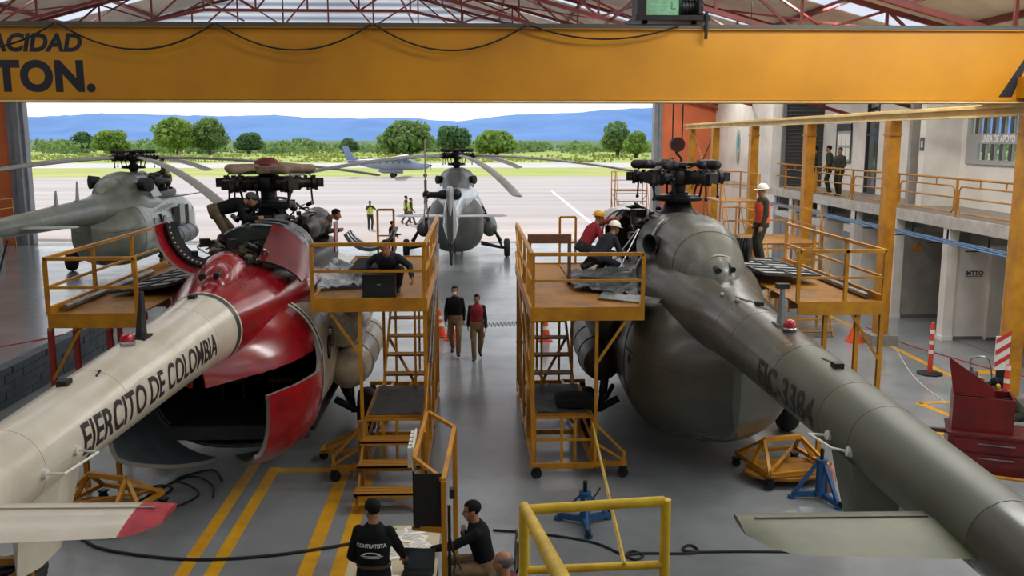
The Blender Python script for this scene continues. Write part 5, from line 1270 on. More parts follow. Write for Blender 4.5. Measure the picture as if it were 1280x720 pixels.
# low yellow stands under the two near helicopters
def trestle(label, x, y, rz, hose=True):
    t = empty('tow_trestle', (x, y, 0), rz); tag(t, label, 'trestle', 'low yellow trestles')
    m = MB()
    for sx in (-.55, .55): m.bar((sx, -.5, .25), (sx, .6, .25), .06); m.bar((sx, -.5, .25), (sx * .6, .1, .62), .05); m.bar((sx, .6, .25), (sx * .6, .1, .62), .05); m.bar((sx, .05, .25), (sx * .6, .1, .62), .06)
    for y_ in (-.5, .6): m.bar((-.55, y_, .25), (.55, y_, .25), .06)
    m.bar((-.33, .1, .62), (.33, .1, .62), .07); m.bar((-.55, -.5, .3), (.55, .6, .3), .04); m.build('trestle_frame', YEL, t, smooth=0)
    p = [(math.cos(a) * .75, -.1 + math.sin(a) * .5) for a in [2 * PI * i / 20 for i in range(20)]]; MB().prism([(a, max(-.62, min(b, .66))) for a, b in p], (0, 0, .14), (1, 0, 0), (0, 1, 0), .04).build('drip_pan', YELD, t)
    for sx, sy in ((-.55, -.5), (.55, -.5), (-.55, .6), (.55, .6)): caster(t, sx, sy, .07)
trestle('low yellow trestle on casters under the belly of the olive helicopter', 5.08, 14.25, R(12))
trestle('low yellow trestle half hidden under the tail of the white helicopter', -5.4, 12.95, R(-20))
def outrigger():
    t = empty('stand_outrigger', (-2.35, 15.35, 0)); tag(t, 'low yellow sloping outrigger frame on a caster left of the stair stand', 'trestle')
    m = MB().bar((-.28, -.15, .18), (.5, -.1, .55), .05).bar((-.28, .2, .18), (.5, .25, .55), .05).bar((-.28, -.15, .18), (-.28, .2, .18), .05).bar((.45, -.1, 0.02), (.45, -.1, .55), .05).bar((.45, .25, .02), (.45, .25, .55), .05).bar((-.28, -.15, .2), (.5, -.1, .2), .05).bar((0, -.13, .05), (0, -.13, .34), .03)
    m.build('frame', YEL, t, smooth=0); caster(t, -.26, .02, .075)
outrigger()
# ------------------------------------------------------------------ people
def ik(a, c, l1, l2, pole):
    a, c = V(a), V(c); d = c - a; L = d.length
    if L > (l1 + l2) * .999: c = a + d * ((l1 + l2) * .999 / L); d = c - a; L = d.length
    x = (l1 * l1 - l2 * l2 + L * L) / (2 * L); h = math.sqrt(max(0, l1 * l1 - x * x)); u = d / L; p = V(pole) - u * V(pole).dot(u)
    p = p.normalized() if p.length > 1e-6 else V((0, 1, 0))
    return a + u * x + p * h, c
def voxel(mb, name, mats, parent, size, iters=2):
    me = bpy.data.meshes.new(name); me.from_pydata(mb.v, [], mb.f); bm = bmesh.new(); bm.from_mesh(me); bmesh.ops.recalc_face_normals(bm, faces=bm.faces); bm.to_mesh(me); bm.free()
    o = bpy.data.objects.new(name, me); COL.objects.link(o)
    r = o.modifiers.new('r', 'REMESH'); r.mode = 'VOXEL'; r.voxel_size = size; r.use_smooth_shade = True
    s = o.modifiers.new('s', 'SMOOTH'); s.factor = .5; s.iterations = iters
    dg = bpy.context.evaluated_depsgraph_get(); nm = bpy.data.meshes.new_from_object(o.evaluated_get(dg)); o.modifiers.clear(); o.data = nm; bpy.data.meshes.remove(me); nm.name = name
    for m in mats: nm.materials.append(m)
    for p in nm.polygons: p.use_smooth = True
    o.parent = parent
    return o
def person(label, loc, rz, pose, look, s=1.0, vox=.016, group=None):
    """local axes: x right hand side is -x of a figure that faces +y ... right arm at +x"""
    t = empty('person', (loc[0], loc[1], loc[2] + .026 * s), rz); tag(t, label, 'person', group)
    g = lambda k, d: pose.get(k, d)
    pel = V(g('pel', (0, 0, .95))) * s; lean, side, twist = R(g('lean', 2)), R(g('side', 0)), R(g('twist', 0))
    up = V((math.sin(side), math.sin(lean), math.cos(lean) * math.cos(side))).normalized(); yaw = Mx.Rotation(twist, 3, 'Z')
    rt = (yaw @ V((1, 0, 0))); rt = (rt - up * rt.dot(up)).normalized(); fw = up.cross(rt).normalized()
    sh = pel + up * .44 * s; nk = pel + up * .52 * s
    hp, hy, hr = R(g('nod', 0)), R(g('turn', 0)), R(g('tilt', 0))
    HM = Mx.Rotation(R(g('face', 0)) + hy, 3, 'Z') @ Mx.Rotation(-hp, 3, 'X') @ Mx.Rotation(hr, 3, 'Y')
    nd = (up * .75 + V((0, 0, .5)) * (1 if lean < 1 else .2) + HM @ V((0, .12, 0))).normalized()
    hc = nk + nd * .145 * s
    SL = {-1: sh - rt * .163 * s, 1: sh + rt * .163 * s}; HL = {-1: pel - rt * .09 * s - up * .03 * s, 1: pel + rt * .09 * s - up * .03 * s}
    J = {}
    for k, nm in ((-1, 'L'), (1, 'R')):
        ht = g('hand' + nm, None); ht = V(ht) * s if ht is not None else SL[k] + V((k * .05, .06, -.53)) * s
        el, wr = ik(SL[k], ht, .29 * s, .26 * s, g('elb' + nm, (k * .5, -1, -.2))); J['el', k], J['wr', k] = el, wr
        ft = V(g('foot' + nm, (k * .1, 0, .09))) * s; kn, an = ik(HL[k], ft, .44 * s, .42 * s, g('knee' + nm, (k * .15, 1, 0))); J['kn', k], J['an', k] = kn, an
    def torso(mb, gr, low=True):
        tab = ((-.12, .165, .115), (-.02, .175, .12), (.08, .155, .108), (.2, .16, .115), (.34, .182, .125), (.41, .178, .118), (.46, .15, .1), (.5, .095, .08), (.535, .066, .066))
        rr = []
        for (h, a, b) in tab:
            a, b = a * s + gr, b * s + gr; c = pel + up * h * s; rr.append([c + rt * math.copysign(abs(math.cos(q)) ** .8, math.cos(q)) * a + fw * math.sin(q) * b for q in [2 * PI * i / 20 for i in range(20)]])
        mb.loft(rr)
    # ---- body, one surface
    b = MB(); torso(b, -.012)
    b.cap(nk - nd * .06 * s, hc, .06 * s, .055 * s)
    hq = lambda x, y, z: hc + HM @ (V((x, y, z)) * s)
    b.ell(hq(0, -.012, .045), (.078 * s, .098 * s, .085 * s), rot=HM, nu=20, nv=14); b.ell(hq(0, .018, -.03), (.066 * s, .082 * s, .09 * s), rot=HM, nu=18, nv=12); b.ell(hq(0, .05, -.085), (.04 * s, .04 * s, .035 * s), rot=HM)
    b.cap(hq(0, .09, .025), hq(0, .112, -.018), .012 * s, .018 * s); b.ell(hq(0, .095, -.058), (.028 * s, .014 * s, .01 * s), rot=HM)
    for k in (-1, 1): b.ell(hq(k * .078, -.005, .0), (.012 * s, .026 * s, .034 * s), rot=HM); b.ell(hq(k * .033, .083, .042), (.024 * s, .012 * s, .009 * s), rot=HM)
    for k in (-1, 1):
        el, wr = J['el', k], J['wr', k]; b.cap(SL[k], el, .05 * s, .04 * s); b.cap(el, wr, .041 * s, .028 * s)
        d = (wr - el).normalized(); pn = V(g('palm' + 'LXR'[k + 1], (k * -1.0, 0, 0))); pn = pn - d * pn.dot(d); pn = pn.normalized() if pn.length > .05 else frame_of(d)[0]; la = d.cross(pn).normalized()
        if la.dot(fw) < 0: la = -la
        pc = wr + d * .055 * s; cu = g('curl', .5)
        for q in (-1, 0, 1): b.cap(wr + d * .005 * s + la * q * .016 * s, wr + d * .085 * s + la * q * .026 * s, .016 * s, .015 * s, n=8)
        for i, (q, L) in enumerate(((.034, .068), (.012, .08), (-.011, .075), (-.033, .058))):
            a0 = wr + d * .088 * s + la * q * s; m1 = a0 + (d * math.cos(cu) + pn * math.sin(cu)) * L * .5 * s; m2 = m1 + (d * math.cos(cu * 2.1) + pn * math.sin(cu * 2.1)) * L * .5 * s
            b.cap(a0 - d * .01 * s, m1, .0098 * s, .009 * s, n=8); b.cap(m1, m2, .009 * s, .0078 * s, n=8)
        th0 = wr + d * .025 * s + la * .028 * s; th1 = th0 + (d * .75 + la * .6 + pn * .3).normalized() * .042 * s; b.cap(th0, th1, .0125 * s, .0105 * s, n=8); b.cap(th1, th1 + (d * .95 + la * .15 + pn * .35).normalized() * .032 * s, .0105 * s, .0085 * s, n=8)
    for k in (-1, 1): b.cap(HL[k], J['kn', k], .078 * s, .052 * s); b.cap(J['kn', k], J['an', k], .052 * s, .036 * s)
    body = voxel(b, 'body', [look.get('skin', STK)], t, vox * .8 if vox > .012 else vox * .75)
    # ---- face details
    if vox <= .013:
        e = MB()
        for k in (-1, 1): e.ell(hq(k * .032, .088, .022), (.011 * s, .006 * s, .007 * s), rot=HM, nu=10, nv=8)
        e.build('eye', VOID, t)
    # ---- trousers, shirt, shoes
    p = MB(); tab = ((-.13, .168, .122), (-.03, .178, .125), (.07, .162, .115))
    p.loft([[pel + up * h * s + rt * math.cos(q) * (a * s + .016) + fw * math.sin(q) * (c * s + .016) for q in [2 * PI * i / 20 for i in range(20)]] for h, a, c in tab])
    for k in (-1, 1):
        kn, an = J['kn', k], J['an', k]; p.cap(HL[k], kn, .098 * s, .075 * s); p.cap(kn, an + (kn - an).normalized() * .03 * s, .074 * s, .064 * s)
        if look.get('cargo'): p.ell(HL[k].lerp(kn, .62) + rt * k * .075 * s, (.035 * s, .06 * s, .085 * s))
    voxel(p, 'trousers', [look['legs']], t, vox)
    c = MB(); torso(c, .014); 
    for k in (-1, 1): c.ell(SL[k], .068 * s)
    sl = look.get('sleeve', 'long'); split = look.get('sleeves')
    a_ = MB()
    tgt = a_ if split else c
    for k in (-1, 1):
        el, wr = J['el', k], J['wr', k]; tgt.cap(SL[k], el, .066 * s, .055 * s)
        if split: a_.ell(SL[k], .074 * s)
        if sl == 'long': tgt.cap(el, wr - (wr - el).normalized() * .015 * s, .056 * s, .042 * s)
    shirt = voxel(c, 'shirt', [look['top']], t, vox)
    if split: voxel(a_, 'sleeve', [split], t, vox)
    z = MB()
    for k in (-1, 1):
        an, kn = J['an', k], J['kn', k]; dn = (an - kn).normalized(); fd = V(g('toe' + 'LXR'[k + 1], (k * .2, 1, 0))); fd = fd - dn * fd.dot(dn) * .9; fd.normalize()
        heel = an + dn * .05 * s - fd * .04 * s; toe = an + dn * .058 * s + fd * .15 * s
        z.cap(heel, toe, .048 * s, .04 * s); z.cap(an - dn * .09 * s, an + dn * .04 * s, .054 * s, .052 * s)
    voxel(z, 'shoes', [look.get('shoes', BOOT)], t, vox)
    # ---- hair, helmet, extras
    def scalp(r, zc, keep, name, m, th=.006):
        h = MB(); nu, nv = 24, 14; G = []
        h.ell((0, -.012, zc), r, nu=nu, nv=nv); F = []
        for f in h.f:
            q = sum((V(h.v[i]) for i in f), V()) / len(f)
            if keep(q): F.append(f)
        h.f = F; h.mi = [0] * len(F); h.v = [tuple(hc + HM @ (V(v) * s)) for v in h.v]; o = h.build(name, m, t); sd = o.modifiers.new('t', 'SOLIDIFY'); sd.thickness = th; return o
    hair = look.get('hair', HAIR)
    if hair == 'bald': scalp((.083, .103, .092), .04, lambda q: (q.y < .02 and q.z < .075 and q.z > -.07 and (q.y < -.03 or abs(q.x) > .05)), 'hair', GREYHAIR)
    elif hair: scalp((.085, .106, .094), .045, lambda q: q.z > -.075 and (q.y < .035 or q.z > .085) and (abs(q.x) < .07 or q.z > .02 or q.y < -.03), 'hair', hair, .008)
    if look.get('bun'): MB().ell(hq(0, -.12, .04), .04 * s).build('hair_bun', HAIR, t)
    hm = look.get('helmet')
    if hm:
        scalp((.108, .132, .115), .052, lambda q: q.z > .052, 'helmet', hm, .008)
        br = MB(); n = 28; br.loft([[hq(r_[0] * math.cos(2 * PI * i / n), -.012 + (r_[1] + (.04 if math.sin(2 * PI * i / n) > .3 else 0)) * math.sin(2 * PI * i / n), .056 + dz) for i in range(n)] for r_, dz in (((.1, .125), 0), ((.125, .15), -.006), ((.125, .15), -.014), ((.1, .125), -.008))], cap0=False, cap1=False); br.build('helmet_brim', hm, t)
    if look.get('cap'):
        scalp((.092, .114, .1), .045, lambda q: q.z > .03, 'cap', look['cap'], .008)
        MB().prism([(-.07, 0), (.07, 0), (.06, .07), (0, .09), (-.06, .07)], hq(0, .085, .055), HM @ V((1, 0, 0)), HM @ V((0, 1, -.15)), .012).build('cap_peak', look['cap'], t)
    if look.get('mask'):
        m = MB().ell(hq(0, .07, -.045), (.05 * s, .05 * s, .045 * s), rot=HM); m.build('face_mask', MASKW, t)
    if look.get('earmuff'):
        m = MB()
        for k in (-1, 1): m.ell(hq(k * .095, -.005, .0), (.028 * s, .042 * s, .052 * s), rot=HM)
        m.build('ear_defender', HELY, t)
        MB().tube([hq(.095 * math.cos(a), -.005, .01 + .135 * math.sin(a)) for a in [PI * i / 12 for i in range(13)]], .008, 6).build('headband', BLK, t)
    if look.get('vest'):
        v = MB(); tab = ((-.02, .175, .12), (.08, .162, .115), (.2, .168, .122), (.34, .18, .13), (.43, .14, .118))
        v.loft([[pel + up * h * s + rt * math.copysign(abs(math.cos(q)) ** .8, math.cos(q)) * (a * s + .026) + fw * math.sin(q) * (c_ * s + .026) for q in [2 * PI * i / 20 for i in range(20)]] for h, a, c_ in tab]); v.build('vest', look['vest'], t)
        st = MB()
        for h, a, c_ in ((.06, .164, .116), (.2, .168, .122)): st.loft([[pel + up * (h + e) * s + rt * math.copysign(abs(math.cos(q)) ** .8, math.cos(q)) * (a * s + .030) + fw * math.sin(q) * (c_ * s + .030) for q in [2 * PI * i / 20 for i in range(20)]] for e in (-.02, .02)], cap0=False, cap1=False)
        
        if look['vest'] is not OVEST: st.build('reflective_band', mat('reflective', (200, 204, 200), .35), t)
    if look.get('belt'):
        st = MB().loft([[pel + up * (.085 + e) * s + rt * math.cos(q) * (.162 * s + .028) + fw * math.sin(q) * (.115 * s + .028) for q in [2 * PI * i / 20 for i in range(20)]] for e in (-.018, .018)], cap0=False, cap1=False); st.build('belt', look['belt'], t)
    return t, shirt, dict(pel=pel, up=up, rt=rt, fw=fw, hc=hc)
def decal(shirt, parent, mb, P, F, o, u, v, d):
    """lay flat lettering on a garment by casting along d"""
    me = shirt.data; bv = BVHTree.FromPolygons([x.co for x in me.vertices], [tuple(p.vertices) for p in me.polygons]); out = []
    for a, b in P:
        p = V(o) + V(u) * a + V(v) * b; h = bv.ray_cast(p - V(d) * .6, V(d)); q = h[0] if h[0] is not None else p; out.append(q - V(d) * .006)
    mb.add(out, F)
# standing contractor at the table, back to us
t, sh, J = person('person in black long sleeved shirt with white back lettering standing at the table', (-1.08, 9.2, 0), R(-6), dict(lean=5, turn=38, face=0, nod=14, handR=(.26, .36, .96), handL=(-.2, .22, .95), elbR=(.7, -.8, -.3), elbL=(-.5, -1, -.3), palmR=(0, 0, -1)), dict(top=BLKCLOTH, legs=BLKCLOTH, belt=mat('belt_brown', (62, 46, 36), .6)), s=.985, vox=.012)
m = MB(); P, F = text_geo('CONTRATISTA', .058, sx=.8, bold=.002, maxlen=.03); w = max(p[0] for p in P); decal(sh, t, m, [(p[0] - w / 2, p[1]) for p in P], F, J['pel'] + J['up'] * .30, J['rt'], J['up'], J['fw'])
P2 = [(.1 * math.cos(a), .035 * math.sin(a)) for a in [PI * i / 12 for i in range(13)]] + [(.07 * math.cos(a), .02 * math.sin(a)) for a in [PI * i / 12 for i in range(12, -1, -1)]]
decal(sh, t, m, P2, [(i, i + 1, 24 - i, 25 - i) for i in range(12)], J['pel'] + J['up'] * .215, J['rt'], J['up'], J['fw'])
for dz, hw in ((.2, .12), (.182, .09)): decal(sh, t, m, [(-hw + hw * 2 * i / 8, z) for z in (0, .009) for i in range(9)], [(i, i + 1, i + 10, i + 9) for i in range(8)], J['pel'] + J['up'] * dz, J['rt'], J['up'], J['fw'])
m.build('shirt_lettering', mat('print_white', (214, 214, 210), .7), t, smooth=0, recalc=False)
SIT = dict(pel=(0, 0, .56), footL=(-.13, .42, .09), footR=(.13, .40, .09), lean=10)
# seated man at the right end of the table facing left
person('person in black jacket and khaki trousers seated at the table reaching towards papers', (.12, 10.15, 0), R(88), dict(SIT, lean=14, handL=(-.24, .62, .84), handR=(.06, .27, .92), elbL=(-1, .1, -.6), elbR=(1, -.4, -.7), nod=8, turn=6, palmL=(0, 0, -1), palmR=(0, -1, .2)), dict(top=BLKCLOTH, legs=KHAKI), s=.985, vox=.012)
# bald man at the lower edge
person('person with bald grey head and dark maroon shirt seated low behind the table corner', (.37, 8.75, 0), R(70), dict(SIT, lean=8, nod=6, turn=-8, handL=(-.18, .4, .72), handR=(.18, .38, .7)), dict(top=MAROON, legs=BLKCLOTH, hair='bald'), s=.985, vox=.012)
# walking pair in the aisle
person('person walking in dark shirt, khaki trousers and white face mask', (-.48, 23.0, 0), R(176), dict(lean=2, footL=(-.09, .24, .1), footR=(.09, -.26, .17), handL=(-.21, -.1, .86), handR=(.22, .16, .88), toeR=(.1, 1, -.3)), dict(top=BLKCLOTH, legs=KHAKI, mask=True), s=1.02, vox=.015)
person('person walking with red front shirt, dark sleeves and khaki cargo trousers', (.07, 22.5, 0), R(181), dict(lean=2, footL=(-.08, -.28, .18), footR=(.08, .2, .09), handL=(-.23, .14, .87), handR=(.23, -.1, .86), kneeR=(.1, 1, 0)), dict(top=REDCLOTH, sleeves=NAVY, legs=KHAKI, cargo=True, bun=True), s=.945, vox=.015)
# crews on the stands and helicopters
person('person in navy overall crouching on the left stand deck, head bowed', (-1.38, 14.95, 3.0), R(178), dict(pel=(0, -.1, .31), lean=52, footL=(-.14, .0, .09), footR=(.16, -.08, .09), handL=(-.4, .28, .26), handR=(.36, .2, .3), nod=24, kneeL=(-.3, 1, .2), kneeR=(.3, 1, .2)), dict(top=NAVY, legs=NAVY, hair=HAIR), s=1.0, vox=.014)
person('person in black shirt and brown trousers bending over the white helicopter gearbox', (-4.5, 16.75, 3.37), R(-78), dict(pel=(0, -.12, .84), lean=74, footL=(-.1, .0, .09), footR=(.12, -.18, .09), handL=(-.1, .55, .62), handR=(.16, .62, .7), nod=20), dict(top=BLKCLOTH, legs=TAN, cap=mat('cap_grey', (70, 72, 74), .8)), s=.97, vox=.015)
person('person in dark shirt crouching behind the engine of the white helicopter', (-3.5, 20.3, 3.05), R(-80), dict(pel=(0, -.1, .5), lean=66, footL=(-.12, 0, .09), footR=(.14, -.1, .09), handL=(-.1, .5, .42), handR=(.2, .55, .45), nod=15), dict(top=mat('umber_cloth', (56, 44, 40), .9, var=.2, scale=10), legs=BLKCLOTH), s=.97, vox=.016)
person('person in yellow helmet and red shirt stretching an arm towards the olive helicopter', (2.3, 18.4, 2.83), R(-72), dict(pel=(0, -.1, .5), lean=34, footL=(-.12, .0, .09), footR=(.14, -.1, .09), handL=(-.05, .82, 1.08), handR=(.2, .45, .55), nod=10), dict(top=REDCLOTH, legs=NAVY, helmet=HELY, hair=None), s=.98, vox=.015)
person('person in white helmet and navy shirt kneeling beside the red shirted one', (2.45, 17.45, 2.83), R(-60), dict(pel=(0, -.1, .42), lean=42, footL=(-.12, .0, .09), footR=(.14, -.12, .09), handL=(-.05, .5, .4), handR=(.2, .5, .35), nod=14), dict(top=NAVY, legs=NAVY, helmet=HELW, hair=None), s=.98, vox=.015)
person('person in white helmet and orange vest standing on the right docking platform', (6.12, 19.25, 2.80), R(98), dict(lean=1, handL=(-.22, .1, .86), handR=(.24, .06, .86), nod=6), dict(top=OLIVE, legs=OLIVE, vest=OVEST, helmet=HELW, hair=None), s=.97, vox=.014)
person('person in olive uniform at the balcony rail, turned left, front of the close pair', (13.05, 34.9, 3.41), R(70), dict(handL=(-.18, .3, 1.0), handR=(.2, .28, 1.0), nod=6), dict(top=OLIVE, legs=OLIVE), s=1.0, vox=.016)
person('person in olive uniform leaning beside the other on the balcony, turned left', (13.4, 34.3, 3.41), R(60), dict(lean=6, handL=(-.22, .12, .9), handR=(.22, .2, .98), nod=4), dict(top=OLIVE, legs=OLIVE), s=1.02, vox=.016)
person('person in olive uniform standing apart on the balcony facing the hangar', (13.25, 33.0, 3.41), R(125), dict(handL=(-.16, .24, .98), handR=(.16, .26, .98), footL=(-.12, .1, .09), footR=(.12, -.12, .09)), dict(top=OLIVE, legs=OLIVE), s=.98, vox=.016)
person('person in black cap and yellow ear defenders crouching behind the red tool chest', (9.8, 15.8, 0), R(84), dict(pel=(0, -.1, .54), lean=44, footL=(-.14, .0, .09), footR=(.16, -.1, .09), handL=(-.2, .5, .62), handR=(.2, .45, .6), nod=12), dict(top=OLIVE, legs=OLIVE, cap=BLKCLOTH, earmuff=True, hair=HAIR), s=1.0, vox=.013)
# ground crew on the apron
person('person in yellow vest standing on the apron with hands raised to face', (-6.2, 55.6, -.004), R(200), dict(handL=(-.08, .2, 1.42), handR=(.1, .2, 1.42), elbL=(-1, .3, -1), elbR=(1, .3, -1)), dict(top=OLIVE, legs=OLIVE, vest=HIVIS), s=1.0, vox=.022)
person('person in yellow vest striding across the apron, nearer of the two', (-3.95, 58.2, -.004), R(-80), dict(footL=(-.08, .3, .1), footR=(.08, -.28, .14), handL=(-.2, -.05, .88), handR=(.2, .2, .9)), dict(top=OLIVE, legs=TAN, vest=HIVIS), s=1.0, vox=.022)
person('person in yellow vest half hidden behind the striding one', (-4.35, 59.6, -.004), R(-80), dict(footL=(-.08, -.25, .13), footR=(.08, .28, .1)), dict(top=OLIVE, legs=TAN, vest=HIVIS), s=1.03, vox=.022)
person('person in dark clothes standing by the left wheel of the middle helicopter', (-3.75, 42.3, 0), R(-60), dict(handR=(.2, .3, 1.1), handL=(-.2, .3, 1.0)), dict(top=BLKCLOTH, legs=BLKCLOTH), s=.98, vox=.02)
person('person in green vest kneeling on the engine deck of the far left helicopter', (-13.75, 42.2, 3.33), R(120), dict(pel=(0, -.05, .5), lean=20, footL=(-.12, .0, .09), footR=(.14, -.1, .09), handL=(-.1, .4, .6), handR=(.15, .4, .6)), dict(top=OLIVE, legs=OLIVE, vest=mat('vest_green', (150, 176, 70), .7)), s=1.0, vox=.022)
# ------------------------------------------------------------------ work table with its papers
def table():
    t = empty('work_table', (-.93, 10.05, 0)); tag(t, 'pale work table covered in papers at the foot of the picture', 'table')
    MB().bx(-.5, .5, -.95, .72, .74, .78).build('tabletop', mat('table_cream', (206, 192, 158), .5, var=.08, scale=2), t, smooth=0)
    for x, y in ((-.44, -.88), (.44, -.88), (-.44, .66), (.44, .66)): MB().bar((x, y, 0), (x, y, .74), .05).build('leg', DRK, t, smooth=0)
    MB().bx(-.44, .44, -.9, -.87, .66, .74).bx(-.44, .44, .65, .68, .66, .74).build('apron', DRK, t, smooth=0)
table()
def paper(x, y, rz, w, h, label, z=.784, c=None, th=.004):
    x -= .2
    n = 6; G = [[V((w * (i / n - .5), h * (j / n - .5), .002 * math.sin(i * 1.3 + j))) for j in range(n + 1)] for i in range(n + 1)]
    m = MB(); m.shell(G, th); m.xf(Mx.Translation((x, y, z)) @ Mx.Rotation(rz, 4, 'Z')); m.m(1)
    M = Mx.Translation((x, y, z)) @ Mx.Rotation(rz, 4, 'Z')
    for k in range(6):
        s0 = len(m.v); m.bx(-w * .4, w * (.4 if k % 3 else .2), h * (.36 - k * .12), h * (.36 - k * .12) + .006, .0022, .0034); m.xf(M, s0)
    o = m.build('paper', [c or PAPER, mat('ink_grey', (150, 146, 138), .8)], smooth=0); tag(o, label, 'paper', 'papers on the work table'); return o
paper(-.72, 10.5, .1, .3, .22, 'white sheet at the far end of the work table beyond the open document', .786)
paper(-.55, 10.38, -.35, .32, .24, 'white sheet near the arm of the seated man at the far end', .79)
paper(-.62, 10.02, .25, .42, .3, 'large white drawing sheet in the middle of the work table', .786)
paper(-.44, 9.75, -.1, .24, .32, 'white sheet beside the laptop on the right edge of the table', .789)
paper(-.88, 9.62, .12, .3, .4, 'pale sheet at the near left corner of the table', .787)
paper(-.82, 10.28, .5, .12, .07, 'small yellow note on the work table', .796, mat('note_yellow', (226, 222, 128), .8))
paper(-.5, 10.62, .3, .3, .21, 'white sheet under the black board at the far right table corner', .788)
paper(-.78, 9.3, -.25, .28, .36, 'white sheet under the laptop edge at the near end of the table', .783)
paper(-.42, 10.15, .6, .21, .3, 'tilted white sheet under the hand of the seated man', .793)
def binder(x, y, rz, label):
    t = empty('binder', (x, y, .785), rz); tag(t, label, 'binder')
    m = MB().bx(-.14, .14, -.19, .19, 0, .012).bx(-.14, .14, -.19, .19, .075, .085).bx(-.14, -.13, -.19, .19, .012, .075); m.build('cover', mat('binder_grey', (70, 72, 76), .6), t, smooth=0)
    MB().bx(-.128, .13, -.18, .18, .013, .074).build('page_block', PAPER, t, smooth=0)
    G = [[V((-.14 + .28 * i / 6, -.19 + .38 * j / 6, .089 + .008 * math.sin(i * .9))) for j in range(7)] for i in range(7)]; m = MB(); m.shell(G, .003); m.build('loose_sheet', PAPER, t)
binder(-1.14, 10.35, -.35, 'thick grey binder with white sheets at the left edge of the work table')
def laptop():
    t = empty('laptop', (-.64, 9.42, .784), R(172)); tag(t, 'open black laptop on the near end of the work table, screen away', 'laptop')
    MB().bx(-.17, .17, -.12, .12, 0, .016).build('keyboard_base', BLK, t, smooth=0)
    k = MB()
    for i in range(11):
        for j in range(4): k.bx(-.15 + i * .0275, -.128 + i * .0275, -.02 + j * .03, .003 + j * .03, .016, .018)
    k.build('keys', DRK, t, smooth=0)
    M = Mx.Translation((0, -.12, .018)) @ Mx.Rotation(R(18), 4, 'X')
    m = MB().bx(-.17, .17, -.006, .004, 0, .23); m.xf(M); l = m.build('laptop_lid', mat('laptop_lid', (40, 41, 44), .4), t, smooth=0)
    m = MB().bx(-.155, .155, .004, .0055, .015, .215); m.xf(M); m.build('screen', GLASS, l, smooth=0)
laptop()
o = MB().cyl((-.86, 10.1, .80), (-.7, 9.98, .80), .006, n=8).cyl((-.7, 9.98, .80), (-.688, 9.971, .80), .003, n=6).build('pencil', YELD); tag(o, 'brown pencil lying on the drawing sheet', 'pencil')
def chair(x, y, rz, label):
    t = empty('plastic_chair', (x, y, 0), rz); tag(t, label, 'chair', 'chairs at the work table'); GR = mat('chair_grey', (112, 112, 116), .45, var=.1)
    G = [[V((-.22 + .44 * i / 8, -.2 + .42 * j / 8, .45 - .02 * math.sin(PI * i / 8))) for j in range(9)] for i in range(9)]; m = MB(); m.shell(G, .02); m.build('seat', GR, t)
    G = [[V(((-.2 + .4 * i / 8) * (1 - .12 * j / 8), -.24 - .05 * math.cos((i - 4) / 4 * 1.2) - .02 * j / 8 + .04, .55 + .36 * j / 8)) for j in range(9)] for i in range(9)]; m = MB(); m.shell(G, .018); m.build('backrest', GR, t)
    for sx in (-.2, .2):
        for sy in (-.2, .2): MB().tube([(sx * 1.1, sy * 1.1, 0), (sx, sy, .44)], .014, 8).build('leg', DRK, t)
        MB().tube([(sx, -.2, .44), (sx, -.25, .6), (sx * .9, -.25, .88)], .013, 8).build('back_tube', DRK, t)
chair(.25, 10.17, R(88), 'grey plastic chair under the man in the black jacket')
chair(.48, 8.71, R(70), 'grey plastic chair under the bald man')
# ------------------------------------------------------------------ yellow frame with a black board beside the table
def board_stand():
    t = empty('board_stand', (-.36, 9.5, 0)); tag(t, 'tall yellow frame stand with a hanging black board beside the work table', 'stand')
    z = 1.84
    MB().bar((.02, 0, 0), (.02, 0, z), .06).build('post', YEL, t, smooth=0); MB().bar((.1, 1.85, 0), (.1, 1.85, z), .06).build('post', YEL, t, smooth=0)
    m = MB().bar((.02, 0, z), (.1, 1.85, z), .05).bar((.02, 0, z), (-.34, .72, z), .045).bar((.1, 1.85, z), (-.28, 2.55, z), .045).bar((-.34, .72, z), (-.28, 2.55, z), .045).bar((-.34, .72, z), (-.34, .72, z - .12), .03); m.build('top_frame', YEL, t, smooth=0)
    m = MB().bar((-.33, .1, 1.27), (.02, .0, 1.27), .05); m.build('lower_bar', YEL, t, smooth=0)
    m = MB().box((-.155, .06, 1.59), (.3, .02, .62)); m.build('board', mat('board_black', (18, 18, 19), .5), t, smooth=0)
    MB().bar((-.31, .08, 1.27), (-.31, .08, 1.92), .02).bar((-.155, .06, 1.9), (-.155, .3, 1.86), .012).build('hanger', DRK, t, smooth=0)
    MB().bar((.075, .02, .1), (.075, .02, 1.55), .035).bar((.08, .0, 1.7), (.14, .0, 1.7), .09, .1).build('cable_box', BLK, t, smooth=0)
    MB().bx(-.05, .15, -.1, .1, 0, .03).bx(0, .2, 1.75, 1.95, 0, .03).build('foot_plate', YELD, t, smooth=0)
    d = MB()
    for i in range(5): d.box((-.4, .95 + i * .14, 1.78), (.06, .1, .24))
    d.box((-.37, 1.23, 1.78), (.02, .7, .28)); d.build('document_rack', mat('rack_white', (214, 212, 204), .5), t, smooth=0)
    MB().tube([(.08, 0, 1.2), (.14, -.05, .95), (.12, -.08, .8), (.2, .05, .78), (.1, .1, 1.0)], .012, 6, smooth=5).build('cable', BLK, t)
board_stand()
